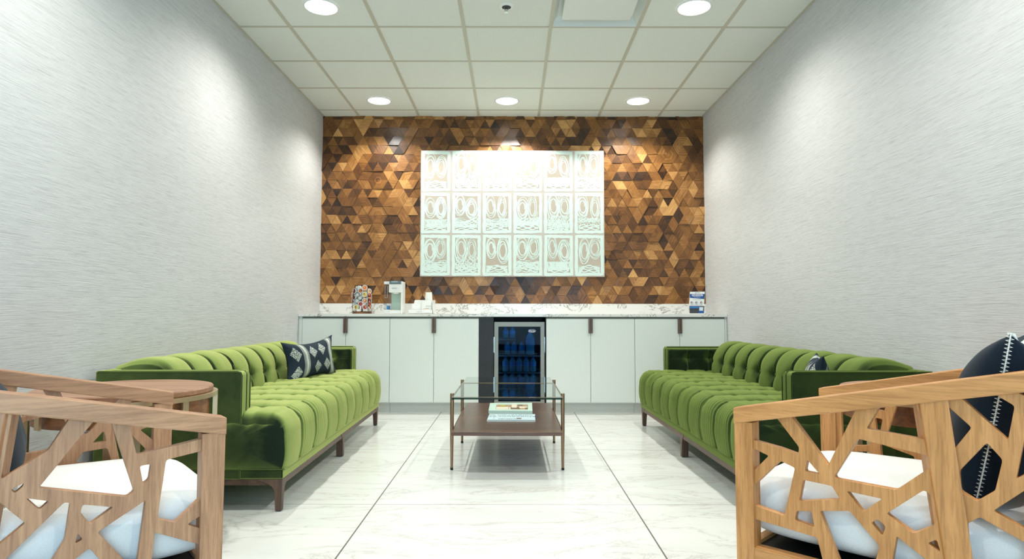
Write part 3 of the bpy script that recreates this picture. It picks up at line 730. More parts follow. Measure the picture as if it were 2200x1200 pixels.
# ------------------------------------------------------------------ sofas
SL = 2.27; SD = .87
def sofa(m, name_label, ox, oy, rz, vel, side):
    """m=+1: depth runs to +x (sofa on the left wall); m=-1: mirrored."""
    root = empty('tufted_sofa', (ox, oy, 0), name_label, 'sofa', 'green tufted velvet sofas')
    R = Matrix.Translation((ox, oy, 0))@Matrix.Rotation(rz, 4, 'Z')
    def T(v, y, z): return R@Vector((m*v, y, z))
    def put(mb, name, mat, parent=root, **kw):
        mb.v = [T(p.x, p.y, p.z) for p in mb.v]; return mb.build(name, mat, parent, **kw)
    rs = random.Random(3)
    NCH = 10; W = SL/NCH; ph = [rs.uniform(0, 6) for _ in range(60)]
    # seat section: (depth, height, normal depth, normal height, arc)
    sec = []
    for t in range(34): v = .20+(.80-.20)*t/33; sec.append((v, .418+.012*math.sin(PI*(v-.2)/.75), 0, 1))
    for t in range(1, 15): a_ = PI/2*t/14; sec.append((.80+.066*math.sin(a_), .418+.005-.085*(1-math.cos(a_)), math.sin(a_), math.cos(a_)))
    for t in range(1, 16): u = t/15; sec.append((.866+.008*math.sin(PI*u)-.010*u, .338-.148*u, 1, 0))
    ns = len(sec); ny = 420
    def seat_pt(i, j):
        y = SL*i/ny; v, z, nv, nz = sec[j]; c_ = y/W; k = round(c_); d = abs(c_-k)*W; hd = abs(((c_) % 1)-.5)*2
        front = max(0, min(1, (v-.74)/.12)) if z > .34 else 1; down = max(0, (.36-z)/.17)
        inner = .5 < k < NCH-.5
        fr_ = front if z < .40 or v > .80 else 0; puff = .022*(1-hd**3)*(1-.5*fr_)
        crease = (.013*math.exp(-(d/.010)**2) if inner else 0)*(1-.62*fr_)
        h_ = puff-crease
        if z > .39 or v < .8:
            for rv in (.36, .53, .70):
                dv = v-rv
                if inner: h_ -= .020*math.exp(-(d*d+dv*dv)/(.026**2))
                h_ -= .009*math.exp(-(dv/.012)**2)
                # diagonal gathers
            h_ += .003*math.sin(v*70+ph[int(c_) % 50])*math.exp(-(d/.05)**2)
        # fine pleats fanning on the front edge
        pl = math.sin(2*PI*y/.0215+3.2*math.sin(y*7.3)+2.1*math.sin(y*23+v*5)+ph[min(k, 50)])*(.45+.9*noise.noise(Vector((y*14, 1.3, z*3)))**2*3)
        h_ += .0024*pl*front*(1-.4*down)*min(1, max(0, (y-.12)/.15))
        h_ += .004*noise.noise(Vector((y*9, v*11, z*9)))
        # rounding towards the ends
        e0 = min(y, SL-y); ez = 0
        if e0 < .035: ez = .035-math.sqrt(max(0, .035**2-(.035-e0)**2))
        if z < .39: ez *= .3
        return Vector((v+nv*(h_-ez*.45), y, z+nz*(h_-ez)))
    mb = MB(); vs = [seat_pt(i, j) for i in range(ny+1) for j in range(ns)]
    mb.add(vs, [(i*ns+j, (i+1)*ns+j, (i+1)*ns+j+1, i*ns+j+1) for i in range(ny) for j in range(ns-1)])
    for i in (0, ny):
        y = 0 if i == 0 else SL; sg = -1 if i == 0 else 1; ring = [vs[i*ns+j] for j in range(ns)]+[Vector((.64, y, .189)), Vector((.42, y, .189)), Vector((.2, y, .189)), Vector((.2, y, .3))]; nr_ = len(ring)
        # bulging end cap in three rings
        cen = Vector((.62, y, .31)); rings = [ring]
        for f, b in ((.9, .007), (.6, .012), (.2, .014)): rings.append([cen+(p-cen)*f+Vector((0, sg*b, 0)) for p in ring])
        ring2 = ring
        o = len(mb.v); mb.v += [p for rg in rings for p in rg]
        for q_ in range(3): mb.f += [[o+q_*nr_+j, o+q_*nr_+(j+1) % nr_, o+(q_+1)*nr_+(j+1) % nr_, o+(q_+1)*nr_+j] for j in range(nr_)]
        mb.f.append([o+3*nr_+j for j in range(nr_)])
    st_ = put(mb, 'seat', vel, smooth=60)
    # buttons on the seat
    for rv in (.36, .53, .70):
        bm = MB()
        for k in range(1, NCH): bm.lathe([(.001, .419), (.009, .417), (.011, .412)], (rv, k*W, 0), 10, cap=False)
        put(bm, 'button_row', vel, st_, smooth=60)
    # base band
    put(MB().box(.02, .856, .004, SL-.004, .146, .189), 'base_band', vel, bevel=.006)
    def piping(path, parent=root, r=.0035): put(MB().tube(path, r, 8), 'piping', vel, parent, smooth=80)
    piping([(.30, .002, .191), (.860, .002, .191), (.862, .01, .191), (.862, SL-.01, .191), (.860, SL-.002, .191), (.30, SL-.002, .191)])
    # back cushion
    y0, y1 = .115, SL-.115; NB = 9; WB = (y1-y0)/NB
    bs = []
    ctrl = [(.300, .38), (.315, .44), (.308, .52), (.285, .59), (.245, .640), (.19, .660), (.12, .658), (.05, .645), (.015, .63), (.01, .56)]
    def cr(p, t):
        n = len(p)-1; f = t*n; i = min(int(f), n-1); f -= i; g_ = lambda k: Vector(p[max(0, min(n, k))])
        a0, a1, a2, a3 = g_(i-1), g_(i), g_(i+1), g_(i+2)
        return .5*((2*a1)+(a2-a0)*f+(2*a0-5*a1+4*a2-a3)*f*f+(3*a1-a0-3*a2+a3)*f**3)
    nb = 60; P_ = [cr(ctrl, t/nb) for t in range(nb+1)]
    ny2 = 300; mb = MB(); vs = []
    for i in range(ny2+1):
        y = y0+(y1-y0)*i/ny2; c_ = (y-y0)/WB; k = round(c_); d = abs(c_-k)*WB; hd = abs((c_ % 1)-.5)*2; inner = .5 < k < NB-.5
        for j in range(nb+1):
            p = P_[j]; tn = (P_[min(j+1, nb)]-P_[max(j-1, 0)]).normalized(); nr = Vector((tn.y, -tn.x))
            nr = nr if nr.dot(p-Vector((.1, .45))) > 0 else -nr
            s_ = j/nb; fade = 1 if s_ < .62 else max(0, 1-(s_-.62)/.2)
            h_ = .020*(1-hd**3)*(.35+.65*fade)-(.020*math.exp(-(d/.011)**2)*(.25+.75*fade) if inner else 0)
            dz = p.y-.52
            if s_ < .5:
                h_ -= .012*math.exp(-(dz/.012)**2)*math.exp(-(d/.07)**2)
                if inner: h_ -= .042*math.exp(-(d*d+dz*dz)/(.034**2))
            h_ += .0022*math.sin(2*PI*d/.016)*math.exp(-(d/.05)**2)*fade
            h_ += .004*noise.noise(Vector((y*8, p.x*10, p.y*10)))
            e0 = min(y-y0, y1-y)
            if e0 < .03: h_ -= (.03-e0)*.5
            vs.append(Vector((p.x+nr.x*h_, y, p.y+nr.y*h_)))
    mb.add(vs, [(i*(nb+1)+j, (i+1)*(nb+1)+j, (i+1)*(nb+1)+j+1, i*(nb+1)+j+1) for i in range(ny2) for j in range(nb)])
    mb.f.append([j for j in range(nb+1)]); mb.f.append([ny2*(nb+1)+j for j in range(nb+1)])
    bk = put(mb, 'back_cushion', vel, smooth=60)
    bm = MB()
    for k in range(1, NB): bm.lathe([(.001, .302), (.009, .300), (.011, .293)], (0, y0+k*WB, .52), 10, axis='x', cap=False)
    put(bm, 'button_row', vel, bk, smooth=60)
    put(MB().box(.004, .06, .01, SL-.01, .146, .628), 'back_panel', vel, bevel=.006)
    # arms: thin outer shell with piping, padded tufted inner panel
    AF = .665
    for nm, ya_, sg in (('near', 0, 1), ('far', SL, -1)):
        mb = MB()
        pr = [(.01, .146), (AF, .146), (AF, .610), (AF-.004, .621), (AF-.016, .627), (.01, .627)]
        mb.prism([(v, ya_, z) for v, z in pr], (0, sg*.055, 0)); ar = put(mb, 'arm', vel, bevel=.004)
        nn = 60; nz_ = 34; mb = MB()
        def pad(i, j):
            v = .24+(AF-.002-.24)*i/nn; z = .40+(.622-.40)*j/nz_; h_ = .062
            ex = min(v-.2, AF-v); ez = .622-z
            for ee, rr in ((ex, .03), (ez, .022)):
                if ee < rr: h_ -= rr-math.sqrt(max(0, rr*rr-(rr-ee)**2))
            for cv in (.33, .50):
                h_ -= .007*math.exp(-((v-cv)/.006)**2); h_ -= .024*math.exp(-((v-cv)**2+(z-.545)**2)/(.028**2))
            h_ -= .004*math.exp(-((z-.545)/.005)**2)
            h_ += .004*noise.noise(Vector((v*14, z*14, ya_)))
            return Vector((v, ya_+sg*(.052+h_), z))
        mb.add([pad(i, j) for i in range(nn+1) for j in range(nz_+1)], [(i*(nz_+1)+j, (i+1)*(nz_+1)+j, (i+1)*(nz_+1)+j+1, i*(nz_+1)+j+1) for i in range(nn) for j in range(nz_)])
        lastj = [pad(nn, j) for j in range(nz_+1)]; topi = [pad(i, nz_) for i in range(nn+1)]
        mb.add(lastj+[Vector((p.x, ya_+sg*.05, p.z)) for p in lastj], [(j, j+1, j+2+nz_, j+1+nz_) for j in range(nz_)])
        mb.add(topi+[Vector((p.x, ya_+sg*.05, p.z)) for p in topi], [(j, j+1, j+2+nn, j+1+nn) for j in range(nn)])
        put(mb, 'arm_pad', vel, ar, smooth=70)
        for yo in (.001, .056):
            piping([(.02, ya_+sg*yo, .627), (AF-.02, ya_+sg*yo, .627), (AF-.005, ya_+sg*yo, .622), (AF, ya_+sg*yo, .608), (AF, ya_+sg*yo, .15 if yo < .01 else .42)], ar)
        piping([(.25, ya_+sg*.112, .606), (AF-.02, ya_+sg*.112, .606), (AF-.006, ya_+sg*.112, .598), (AF-.006, ya_+sg*.112, .42)], ar, .003)
    # walnut frame and legs
    put(MB().box(.03, .045, .02, SL-.02, .112, .146).box(.828, .85, .02, SL-.02, .116, .146).box(.03, .85, .016, .034, .116, .146).box(.03, .85, SL-.034, SL-.016, .116, .146), 'frame_rail', 'walnut_rail', bevel=.002)
    def leg(v0, y_, sv, sy):
        mb = MB(); n = 12; A = []; 
        for k in range(n+1):
            z = .146*(1-k/n); f = k/n
            wd = .038+.075*math.exp(-(f/.16)**1.6)-.006*f
            dd = .038+.075*math.exp(-(f/.16)**1.6)-.006*f
            if sy == 0: A.append([(v0, y_-wd/2-.01*0, z), (v0-sv*.042, y_-wd/2, z), (v0-sv*.042, y_+wd/2, z), (v0, y_+wd/2, z)])
            else: A.append([(v0-sv*.004*f, y_+sy*.004*f, z), (v0-sv*dd, y_+sy*.004*f, z), (v0-sv*dd, y_+sy*wd, z), (v0-sv*.004*f, y_+sy*wd, z)])
        o = 0; vs = [p for a_ in A for p in a_]; fs = [(3, 2, 1, 0), tuple(n*4+k for k in range(4))]
        for k in range(n):
            for t in range(4): fs.append((k*4+t, k*4+(t+1) % 4, k*4+4+(t+1) % 4, k*4+4+t))
        mb.add(vs, fs); mb.v = [Vector((p.x, p.y, max(p.z, .003))) for p in mb.v]
        lg_ = put(mb, 'leg', 'walnut_leg', bevel=.002)
        cv, cyy = (v0-sv*.02), (y_+sy*.02)
        put(MB().lathe([(.010, .0005), (.011, .004)], (cv, cyy, 0), 12), 'foot_glide', 'amber_foot', lg_)
    leg(.853, .008, 1, 1); leg(.853, SL/2, 1, 0); leg(.853, SL-.008, 1, -1)
    leg(.02, .02, -1, 1); leg(.02, SL-.02, -1, -1)
    return root, T
rl, TLs = sofa(1, 'green tufted velvet sofa along the left wall', -1.885, 2.90, .0172, 'velvet_lit', 'L')
rr_, TRs = sofa(-1, 'green tufted velvet sofa along the right wall', 1.930, 2.925, .0172, 'velvet_shaded', 'R')

# ------------------------------------------------------------------ pillows
def pillow(label, cen, ax_w, ax_h, w, h, t, mat, ears=.10, n=44):
    """ax_w, ax_h: unit vectors of width and height; cushion with drawn-out corners"""
    U_, V_ = Vector(ax_w).normalized(), Vector(ax_h); V_ = (V_-U_*V_.dot(U_)).normalized(); N_ = U_.cross(V_)
    cen = Vector(cen); vs = []; uv = []; fs = []
    def sh(u, v):
        x = u*(1-ears*(1-v*v)*.9); y = v*(1-ears*(1-u*u)*1.3)
        r = max(0, (1-abs(u)**3))**.55*max(0, (1-abs(v)**3))**.55
        r *= 1+.10*noise.noise(Vector((u*2.3, v*2.1, w*7)))
        return x, y, r
    for side in (1, -1):
        o = len(vs)
        for i in range(n+1):
            for j in range(n+1):
                u, v = -1+2*i/n, -1+2*j/n; x, y, r = sh(u, v)
                vs.append(cen+U_*(x*w/2)+V_*(y*h/2)+N_*(side*(r*t/2+.0005))); uv.append(((u+1)/2, (v+1)/2))
        for i in range(n):
            for j in range(n):
                a_ = o+i*(n+1)+j; f = [a_, a_+n+1, a_+n+2, a_+1]; fs.append(f if side > 0 else f[::-1])
    mb = MB(); mb.v = vs; mb.f = fs
    root = empty('throw_pillow', cen-Vector((0, 0, h/2)), label, 'pillow')
    mb.build('cover', mat, root, smooth=80, recalc=False, uvs=uv)
    edge = []
    for k in range(4*24):
        s_, f = divmod(k, 24); f = -1+2*f/24; u, v = [(f, -1), (1, f), (-f, 1), (-1, -f)][s_]; x, y, r = sh(u, v)
        edge.append(cen+U_*(x*w/2)+V_*(y*h/2))
    return root, edge, N_
zs = .435
_, ed, _n = pillow('navy lumbar pillow with diamonds and stripes on the left sofa', (-1.435, 4.58, .563), (.19, .55, .035), (-.12, .04, 1), .58, .30, .13, 'navy_print', ears=.20)
MB().tube(ed, .0022, 6, closed=True).build('seam', 'navy_print', _)
_, ed, _n = pillow('navy striped pillow peeking above the near arm of the right sofa', (1.515, 3.215, .552), (.13, .36, 0), (.16, -.05, 1), .30, .285, .11, 'navy_print', ears=.22)

# ------------------------------------------------------------------ round side tables
def side_table(cx, cy, label):
    e = empty('round_side_table', (cx, cy, 0), label, 'side table', 'round wooden side tables'); r = .30
    MB().lathe([(r-.004, .588), (r, .592), (r, .606), (r-.003, .610)], (cx, cy, 0), 72).build('tabletop', 'table_top_wood', e, smooth=30)
    m = MB(); N = 72
    ring = [(r-.012, .572), (r+.016, .572), (r+.016, .588), (r-.012, .588)]
    vs = [(cx+q_[0]*math.cos(2*PI*k/N), cy+q_[0]*math.sin(2*PI*k/N), q_[1]) for k in range(N) for q_ in ring]
    m.add(vs, [(k*4+t, ((k+1) % N)*4+t, ((k+1) % N)*4+(t+1) % 4, k*4+(t+1) % 4) for k in range(N) for t in range(4)])
    for k in range(8):
        a_ = PI/8+PI/4*k; ca_, sa_ = math.cos(a_), math.sin(a_); R_ = Matrix.Translation((cx, cy, 0))@Matrix.Rotation(a_, 4, 'Z')
        if k % 2 == 0: continue
        b = MB().box(r+.004, r+.013, -.012, .012, .500, .575); m.add([R_@v for v in b.v], b.f)
    m.build('metal_ring', 'champagne', e, smooth=30)
    MB().lathe([(r-.03, .500), (r-.012, .500), (r-.012, .572)], (cx, cy, 0), 72, cap=False).build('apron', 'apron_wood', e, smooth=30)
    MB().lathe([(.001, .500), (r-.03, .500)], (cx, cy, 0), 72, cap=False).build('underside', 'apron_wood', e)
    for k in range(4):
        a_ = PI/8+PI/2*k; R_ = Matrix.Translation((cx, cy, 0))@Matrix.Rotation(a_, 4, 'Z')
        b = MB().box(r-.002, r+.016, -.014, .014, .001, .573); b.v = [R_@v for v in b.v]; b.build('leg', 'champagne', e, bevel=.001)
    return e
side_table(-1.455, 2.43, 'round wooden side table with champagne metal frame behind the left armchair')
side_table(1.57, 2.43, 'round wooden side table with metal frame, mostly hidden behind the right armchair')

# ------------------------------------------------------------------ lattice armchairs
def chair(name_label, P0, ang, m, wids, near_h, far_h, fpost, rpost, rail_top, woodc):
    """P0 front outer corner on the near side (xy); side direction leaves it at angle ang; m=+1 right chair, -1 left chair"""
    s = Vector((m*math.cos(ang), -math.sin(ang), 0)); n = Vector((m*math.sin(ang), math.cos(ang), 0))   # n: towards the far side
    Wd = wids; L = .76; P0 = Vector((*P0, 0)); Z = Vector((0, 0, 1))
    vert, along, across = woodc
    root = empty('lattice_armchair', P0+s*.38+n*Wd/2, name_label, 'armchair', 'oak lattice armchairs')
    def uz(px, py, inset=0):
        O_ = P0+n*inset; r = ray(px, py); d = r.dot(n); t = (O_-Vector((0, 0, H))).dot(n)/d; p = Vector((0, 0, H))+r*t
        return (p-O_).dot(s), p.z
    def W(u, d, z): return P0+s*u+n*d+Z*z
    (ua, za), (ub, zb) = uz(*rail_top[0]), uz(*rail_top[1]); sl = (zb-za)/(ub-ua); RT = lambda u: za+sl*(u-ua); RH = .043
    T_ = .046
    zt0 = .205; zt1 = .272
    for side, d0, sg in (('near', 0, 1), ('far', Wd, -1)):
        D_ = lambda q_: d0+sg*q_
        # rail
        mb = MB().loft([W(u, D_(-.002), z) for u, z in ((ua, RT(ua)), (L+.04, RT(L+.04)), (L+.04, RT(L+.04)-RH), (ua, RT(ua)-RH))], [W(u, D_(T_+.004), z) for u, z in ((ua, RT(ua)), (L+.04, RT(L+.04)), (L+.04, RT(L+.04)-RH), (ua, RT(ua)-RH))])
        mb.build('arm_rail', along, root, bevel=.003)
        # front post
        f0, f1, g0, g1 = fpost; f0, g0 = ua+.0015, ua+.004
        mb = MB().loft([W(f0, D_(0), RT(0)-RH+.007), W(f1, D_(0), RT(0)-RH+.007), W(g1, D_(0), .001), W(g0, D_(0), .001)], [W(f0, D_(T_), RT(0)-RH+.007), W(f1, D_(T_), RT(0)-RH+.007), W(g1, D_(T_), .001), W(g0, D_(T_), .001)])
        mb.build('front_leg', vert, root, bevel=.002)
        # slanted rear leg, its inner edge set forward
        (a0, az), (b0, bz) = uz(*rpost[0]), uz(*rpost[1]); a1 = a0+rpost[2] if not isinstance(rpost[2], tuple) else uz(*rpost[2])[0]
        ztop = RT(a0)-RH+.004; k0 = (b0-a0)/(az-bz); lo = lambda a_: a_+k0*(az-.001)
        tp = lambda a_: a_-k0*(ztop-az)
        mb = MB().loft([W(tp(a0), D_(0), ztop), W(tp(a1), D_(0), RT(a1)-RH+.004), W(lo(a1)-.006, D_(0), .001), W(lo(a0), D_(0), .001)],
                       [W(tp(a0)-.026, D_(T_), ztop), W(tp(a1)-.02, D_(T_), RT(a1)-RH+.004), W(lo(a1)-.03, D_(T_), .001), W(lo(a0)-.028, D_(T_), .001)])
        mb.build('rear_leg', vert, root, bevel=.002)
        # seat rail
        mb = MB().loft([W(u, D_(.002), z) for u, z in ((g0+.01, zt1), (L, zt1), (L, zt0), (g0+.01, zt0))], [W(u, D_(T_-.004), z) for u, z in ((g0+.01, zt1), (L, zt1), (L, zt0), (g0+.01, zt0))])
        mb.build('seat_rail', along, root, bevel=.002)
        # lattice panel
        ins = .010; th = .020
        holes = near_h if side == 'near' else far_h
        O_ = P0+n*(d0+sg*(ins if side == 'near' else T_-ins))
        cv = bpy.data.curves.new('lat', 'CURVE'); cv.dimensions = '2D'; cv.fill_mode = 'BOTH'; cv.extrude = th/2-.001; cv.bevel_depth = .001; cv.bevel_resolution = 1
        def spl(pts, rnd=0):
            q_ = []
            k_ = len(pts)
            for i_ in range(k_):
                a_, b_, c_ = Vector(pts[i_-1]), Vector(pts[i_]), Vector(pts[(i_+1) % k_])
                if rnd:
                    e1 = (a_-b_); e2 = (c_-b_); r1 = min(rnd, e1.length*.3); r2 = min(rnd, e2.length*.3)
                    s1 = b_+e1.normalized()*r1; s2 = b_+e2.normalized()*r2
                    q_ += [s1, (s1+s2+b_*2)/4, s2]
                else: q_.append(b_)
            sp_ = cv.splines.new('POLY'); sp_.points.add(len(q_)-1)
            for pt, v in zip(sp_.points, q_): pt.co = (v.x, v.y, 0, 1)
            sp_.use_cyclic_u = True
        spl([(.012, .245), (L, .245), (L, RT(L)-.018), (.012, RT(.012)-.018)])
        for hp in holes:
            pts = []
            for (px, py) in hp:
                O2 = O_; r = ray(px, py); t = (O2-Vector((0, 0, H))).dot(n)/r.dot(n); p = Vector((0, 0, H))+r*t
                u, z = (p-O2).dot(s), p.z
                u = min(max(u, .028), L-.004); z = min(max(z, .262), RT(u)-RH+.010)
                pts.append((u, z))
            spl(pts, .006)
        tmp = bpy.data.objects.new('tmp', cv); me = bpy.data.meshes.new_from_object(tmp); bpy.data.objects.remove(tmp)
        off = n*(sg*th/2 if side == 'near' else -(-th/2)*sg)
        if side == 'near': M4 = Matrix(((s.x, 0, n.x, O_.x+n.x*th/2), (s.y, 0, n.y, O_.y+n.y*th/2), (0, 1, 0, 0), (0, 0, 0, 1)))
        else: M4 = Matrix(((s.x, 0, n.x, O_.x+n.x*th/2), (s.y, 0, n.y, O_.y+n.y*th/2), (0, 1, 0, 0), (0, 0, 0, 1)))
        me.transform(M4)
        b = bmesh.new(); b.from_mesh(me); bmesh.ops.remove_doubles(b, verts=b.verts, dist=1e-5); bmesh.ops.recalc_face_normals(b, faces=b.faces); b.to_mesh(me); b.free()
        me.materials.clear(); me.materials.append(MATS[vert]); me.name = 'side_lattice'
        o = bpy.data.objects.new('side_lattice', me); COL.objects.link(o); o.parent = root; o.matrix_parent_inverse = root.matrix_basis.inverted()
    # cross members: front rail, back rail, top back rail, corner posts, back slats
    def bar(name, u0, u1, z0, z1, mat, d0=T_-.004, d1=None):
        d1 = Wd-T_+.004 if d1 is None else d1
        return MB().loft([W(u0, d0, z1), W(u1, d0, z1), W(u1, d0, z0), W(u0, d0, z0)], [W(u0, d1, z1), W(u1, d1, z1), W(u1, d1, z0), W(u0, d1, z0)]).build(name, mat, root, bevel=.002)
    bar('front_rail', .008, .034, zt0, zt1, across); bar('rear_rail', L-.03, L-.004, zt0, zt1, across)
    bar('top_back_rail', L-.004, L+.04, RT(L)-RH, RT(L+.02), across)
    for dd in (.004, Wd-T_+.002): bar('corner_post', L-.03, L+.008, zt0, RT(L)-RH+.004, vert, dd, dd+T_-.006)
    mb = MB()
    for a_, b_ in ((.10, .30), (.34, .16), (.45, .62), (.60, .40), (.25, .52)):
        mb.loft([W(L-.02, a_*Wd/.7, zt1-.01), W(L, a_*Wd/.7, zt1-.01), W(L, a_*Wd/.7+.035, zt1-.01), W(L-.02, a_*Wd/.7+.035, zt1-.01)], [W(L-.02, b_*Wd/.7, RT(L)-RH+.004), W(L, b_*Wd/.7, RT(L)-RH+.004), W(L, b_*Wd/.7+.035, RT(L)-RH+.004), W(L-.02, b_*Wd/.7+.035, RT(L)-RH+.004)])
    for z0_, z1_ in ((.40, .50), (.62, .54)):
        mb.loft([W(L-.02, .04, z0_), W(L, .04, z0_), W(L, .04, z0_+.035), W(L-.02, .04, z0_+.035)], [W(L-.02, Wd-.04, z1_), W(L, Wd-.04, z1_), W(L, Wd-.04, z1_+.035), W(L-.02, Wd-.04, z1_+.035)])
    mb.build('back_lattice', vert, root, bevel=.001)
    # webbing deck
    box_ = MB().loft([W(.03, T_, .262), W(L-.02, T_, .262), W(L-.02, T_, .250), W(.03, T_, .250)], [W(.03, Wd-T_, .262), W(L-.02, Wd-T_, .262), W(L-.02, Wd-T_, .250), W(.03, Wd-T_, .250)])
    box_.build('seat_deck', 'black', root)
    # cushion: crowned rounded slab
    n_ = 40; u0, u1, d0, d1, z0, z1 = -.034, L-.035, T_+.002, Wd-T_-.002, .276, .448
    pts = []; mb = MB(); nn = 48; mm = 22
    def sgp(x, e): return math.copysign(abs(x)**e, x)
    def cp(i, j):
        th_ = 2*PI*i/nn; ph_ = -PI/2+PI*j/mm
        cx_, sx_ = sgp(math.cos(th_), .28), sgp(math.sin(th_), .28); c2, s2 = sgp(math.cos(ph_), .40), sgp(math.sin(ph_), .50)
        u = (u0+u1)/2+(u1-u0)/2*cx_*c2; d = (d0+d1)/2+(d1-d0)/2*sx_*c2; z = (z0+z1)/2+(z1-z0)/2*s2
        if s2 > 0: z += .020*(1-((u-(u0+u1)/2)/((u1-u0)/2))**2)*(1-((d-(d0+d1)/2)/((d1-d0)/2))**2)
        z += .004*noise.noise(Vector((u*7, d*7, 3)))*(1 if s2 > 0 else 0)
        return W(u, d, z)
    vs = [cp(i, j) for i in range(nn) for j in range(mm+1)]
    mb.add(vs, [(i*(mm+1)+j, ((i+1) % nn)*(mm+1)+j, ((i+1) % nn)*(mm+1)+j+1, i*(mm+1)+j+1) for i in range(nn) for j in range(mm)])
    mb.build('seat_cushion', 'linen_white', root, smooth=80)['label'] = 'white linen seat cushion'
    return root, W, uz

c3 = lambda pts: [(1560+.35*x, 780+.35*y) for x, y in pts]
c4 = lambda pts: [(1780+.35*x, 780+.35*y) for x, y in pts]
c5 = lambda pts: [(1960+.4*x, 720+.4*y) for x, y in pts]
RN = [c3([(150, 340), (303, 322), (450, 515), (443, 562), (330, 520), (155, 470)]), c3([(150, 512), (265, 567), (150, 680)]),
      c3([(150, 765), (330, 595), (425, 640), (358, 938), (150, 865)]), c3([(495, 585), (582, 686), (480, 665)]), c3([(470, 712), (650, 750), (702, 836), (443, 848)]),
      c3([(430, 903), (525, 905), (545, 1010), (418, 965)]), c3([(150, 945), (560, 1068), (600, 1230), (600, 1290), (150, 1130)]),
      c4([(-57, 903), (130, 903), (315, 1120), (280, 1260), (90, 1330)]), c4([(-238, 318), (170, 282), (-3, 632)]), c4([(310, 262), (530, 225), (612, 475), (228, 402)]),
      c4([(178, 460), (607, 563), (628, 640), (415, 780), (45, 710), (33, 690)]), c4([(105, 780), (335, 830), (210, 917)]), c4([(300, 952), (355, 1000), (330, 1065), (257, 978)]),
      c4([(350, 922), (583, 775), (625, 800), (655, 995), (520, 1046)]), c4([(603, 1103), (665, 1077), (692, 1165)]), c4([(415, 1055), (640, 1235), (650, 1300), (375, 1300)]),
      c5([(240, 318), (418, 290), (553, 378), (516, 568)]), c5([(188, 375), (322, 495), (222, 618)]), c5([(400, 572), (488, 668), (447, 838), (348, 895), (255, 838), (248, 728)]),
      c5([(615, 480), (553, 777), (635, 735), (700, 560)]), c5([(520, 280), (640, 255), (640, 345)]), c5([(288, 1012), (362, 972), (640, 1130), (640, 1290), (315, 1290)]), c5([(430, 942), (650, 800), (650, 1070)])]
g = lambda pts: [(1740+.15*x, 780+.15*y) for x, y in pts]
RF = [g([(985, 600), (1090, 585), (1070, 690), (950, 662)]), g([(925, 775), (1045, 795), (1010, 980), (950, 980)]), g([(1250, 560), (1600, 520), (1700, 1000), (1560, 1180), (1100, 1010)]),
      g([(440, 660), (800, 640), (830, 880), (870, 1180), (460, 1180)]), g([(1000, 1150), (1100, 1180), (1500, 1330), (1500, 1600), (1050, 1600)]), g([(460, 1260), (880, 1260), (930, 1700), (460, 1500)])]
ca_ = lambda pts: [(x/2.308, 680+y/2.308) for x, y in pts]
LN = [ca_(p) for p in ([(640, 528), (1030, 565), (1030, 600), (676, 688)], [(690, 738), (752, 727), (740, 810), (708, 832)], [(822, 708), (1030, 656), (1030, 868), (868, 1022), (778, 1003)], [(925, 1030), (1030, 962), (1030, 1062)],
      [(765, 1066), (1030, 1137), (1030, 1400), (735, 1400)], [(725, 905), (682, 1230), (640, 1240), (480, 1068)], [(395, 975), (408, 928), (568, 942), (445, 1033)], [(385, 1068), (415, 1105), (368, 1130)],
      [(318, 918), (350, 920), (322, 1110), (235, 1250), (-25, 1250)], [(445, 1143), (545, 1260), (400, 1330), (290, 1260)], [(128, 903), (140, 898), (248, 912), (195, 962)], [(50, 855), (120, 820), (118, 840), (72, 880)],
      [(-60, 870), (130, 1022), (-80, 1195)], [(470, 508), (553, 520), (668, 865), (632, 895), (187, 850)], [(60, 468), (350, 500), (240, 665), (0, 812)])]
LF = [[(31, 822), (89, 826), (99, 848), (125, 870), (22, 905), (26, 868)], [(20, 915), (95, 893), (128, 880), (150, 925), (106, 966), (55, 975), (33, 961)],
      [(125, 833), (261, 850), (214, 905), (186, 935), (178, 930), (150, 890)], [(197, 952), (223, 924), (230, 948)], [(160, 995), (178, 970), (231, 961), (242, 995)],
      [(238, 900), (250, 900), (315, 965), (290, 995), (258, 995)], [(300, 923), (322, 914), (345, 916), (345, 957)], [(287, 854), (345, 858), (345, 905), (318, 908), (262, 893)]]
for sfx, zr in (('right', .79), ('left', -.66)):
    lit_hue = ((206, 146, 86), (176, 120, 64)) if sfx == 'right' else ((184, 138, 100), (152, 108, 76))  # same oak: warmer light put into the right colours, browner into the left
    for k_, (a_, ax_) in {'vert': (0, 'z'), 'along': (zr, 'x'), 'across': (zr, 'y')}.items(): wood('oak_%s_%s' % (k_, sfx), *lit_hue, angz=a_, axis=ax_, sc=1.7)
# right chair
rc, WR, uzr = chair('oak lattice armchair with white cushion at the right front', (.608, 1.76), .775, 1, .70, RN, RF,
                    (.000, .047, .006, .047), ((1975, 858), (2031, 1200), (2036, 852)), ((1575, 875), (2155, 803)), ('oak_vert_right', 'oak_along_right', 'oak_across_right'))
lc, WL, uzl = chair('oak lattice armchair with white cushion at the left front', (-.712, 1.60), .665, -1, .70, LN, LF,
                    (.000, .049, .004, .047), ((12, 884), (-16, 1040), .062), ((487.5, 896), (0, 842)), ('oak_vert_left', 'oak_along_left', 'oak_across_left'))
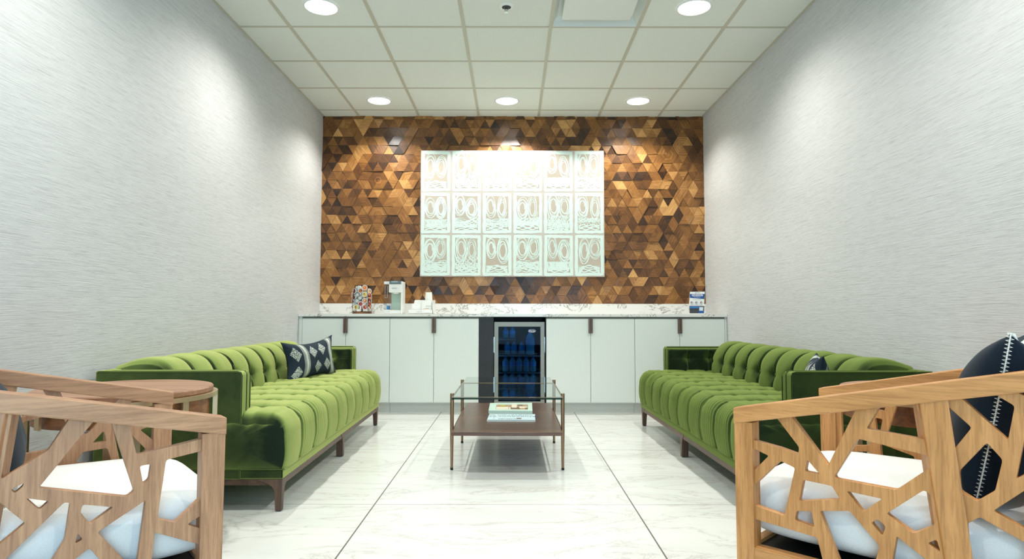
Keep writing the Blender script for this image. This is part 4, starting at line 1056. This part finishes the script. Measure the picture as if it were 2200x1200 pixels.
# pillows in the armchairs
def chair_pillow(label, W_, uc, dc, lean, zc=.64, hh=.42):
    o = W_(0, 0, 0); s = (W_(1, 0, 0)-o); n = (W_(0, 1, 0)-o)
    root, ed, N_ = pillow(label, W_(uc, dc, zc), n, Vector((0, 0, 1))+s*lean, .46, hh, .21, 'navy_fabric', ears=.12)
    m = MB(); k = len(ed)
    tot = []
    for i in range(k):
        for f in (0, .25, .5, .75): tot.append(ed[i].lerp(ed[(i+1) % k], f))
    z = []
    for i, p in enumerate(tot): z.append(p+N_*(.0065 if i % 2 else -.0065)+(p-W_(uc, dc, zc)).normalized()*.003)
    m.tube(z, .0014, 5, closed=True); m.tube([p+(p-W_(uc, dc, zc)).normalized()*.002 for p in tot], .0016, 5, closed=True)
    m.build('whip_stitch', 'stitch_white', root)['label'] = 'white zigzag stitching'
chair_pillow('navy pillow with white zigzag stitching in the right armchair', WR, .555, .305, .20)
chair_pillow('navy pillow in the left armchair at the left picture edge', WL, .50, .34, .35, .60, .34)

# ------------------------------------------------------------------ light through the open front of the room
w = bpy.data.worlds.new('w'); S.world = w; w.use_nodes = True
w.node_tree.nodes['Background'].inputs[0].default_value = (.80, .90, 1, 1); w.node_tree.nodes['Background'].inputs[1].default_value = .14
L = bpy.data.lights.new('window_daylight', 'AREA'); L.shape = 'RECTANGLE'; L.size = 1.6; L.size_y = 1.8; L.energy = 70; L.color = (.45, .76, 1)
o = bpy.data.objects.new('window_daylight', L); COL.objects.link(o); o.location = (.1, -.9, 1.2); o.rotation_euler = (math.radians(90), 0, math.radians(28))

# ------------------------------------------------------------------ camera
cam = bpy.data.cameras.new('camera'); cam.sensor_fit = 'HORIZONTAL'; cam.sensor_width = 36; cam.lens = F/2200*36; cam.clip_start = .02
co = bpy.data.objects.new('camera', cam); COL.objects.link(co)
co.matrix_world = Matrix.Translation((0, 0, H))@Matrix.Rotation(PI/2+PITCH, 4, 'X')@Matrix.Rotation(ROLL, 4, 'Z')
S.camera = co
S.view_settings.view_transform = 'Standard'; S.view_settings.look = 'None'; S.view_settings.gamma = 1; S.view_settings.use_curve_mapping = False
S.view_settings.exposure = -0.12
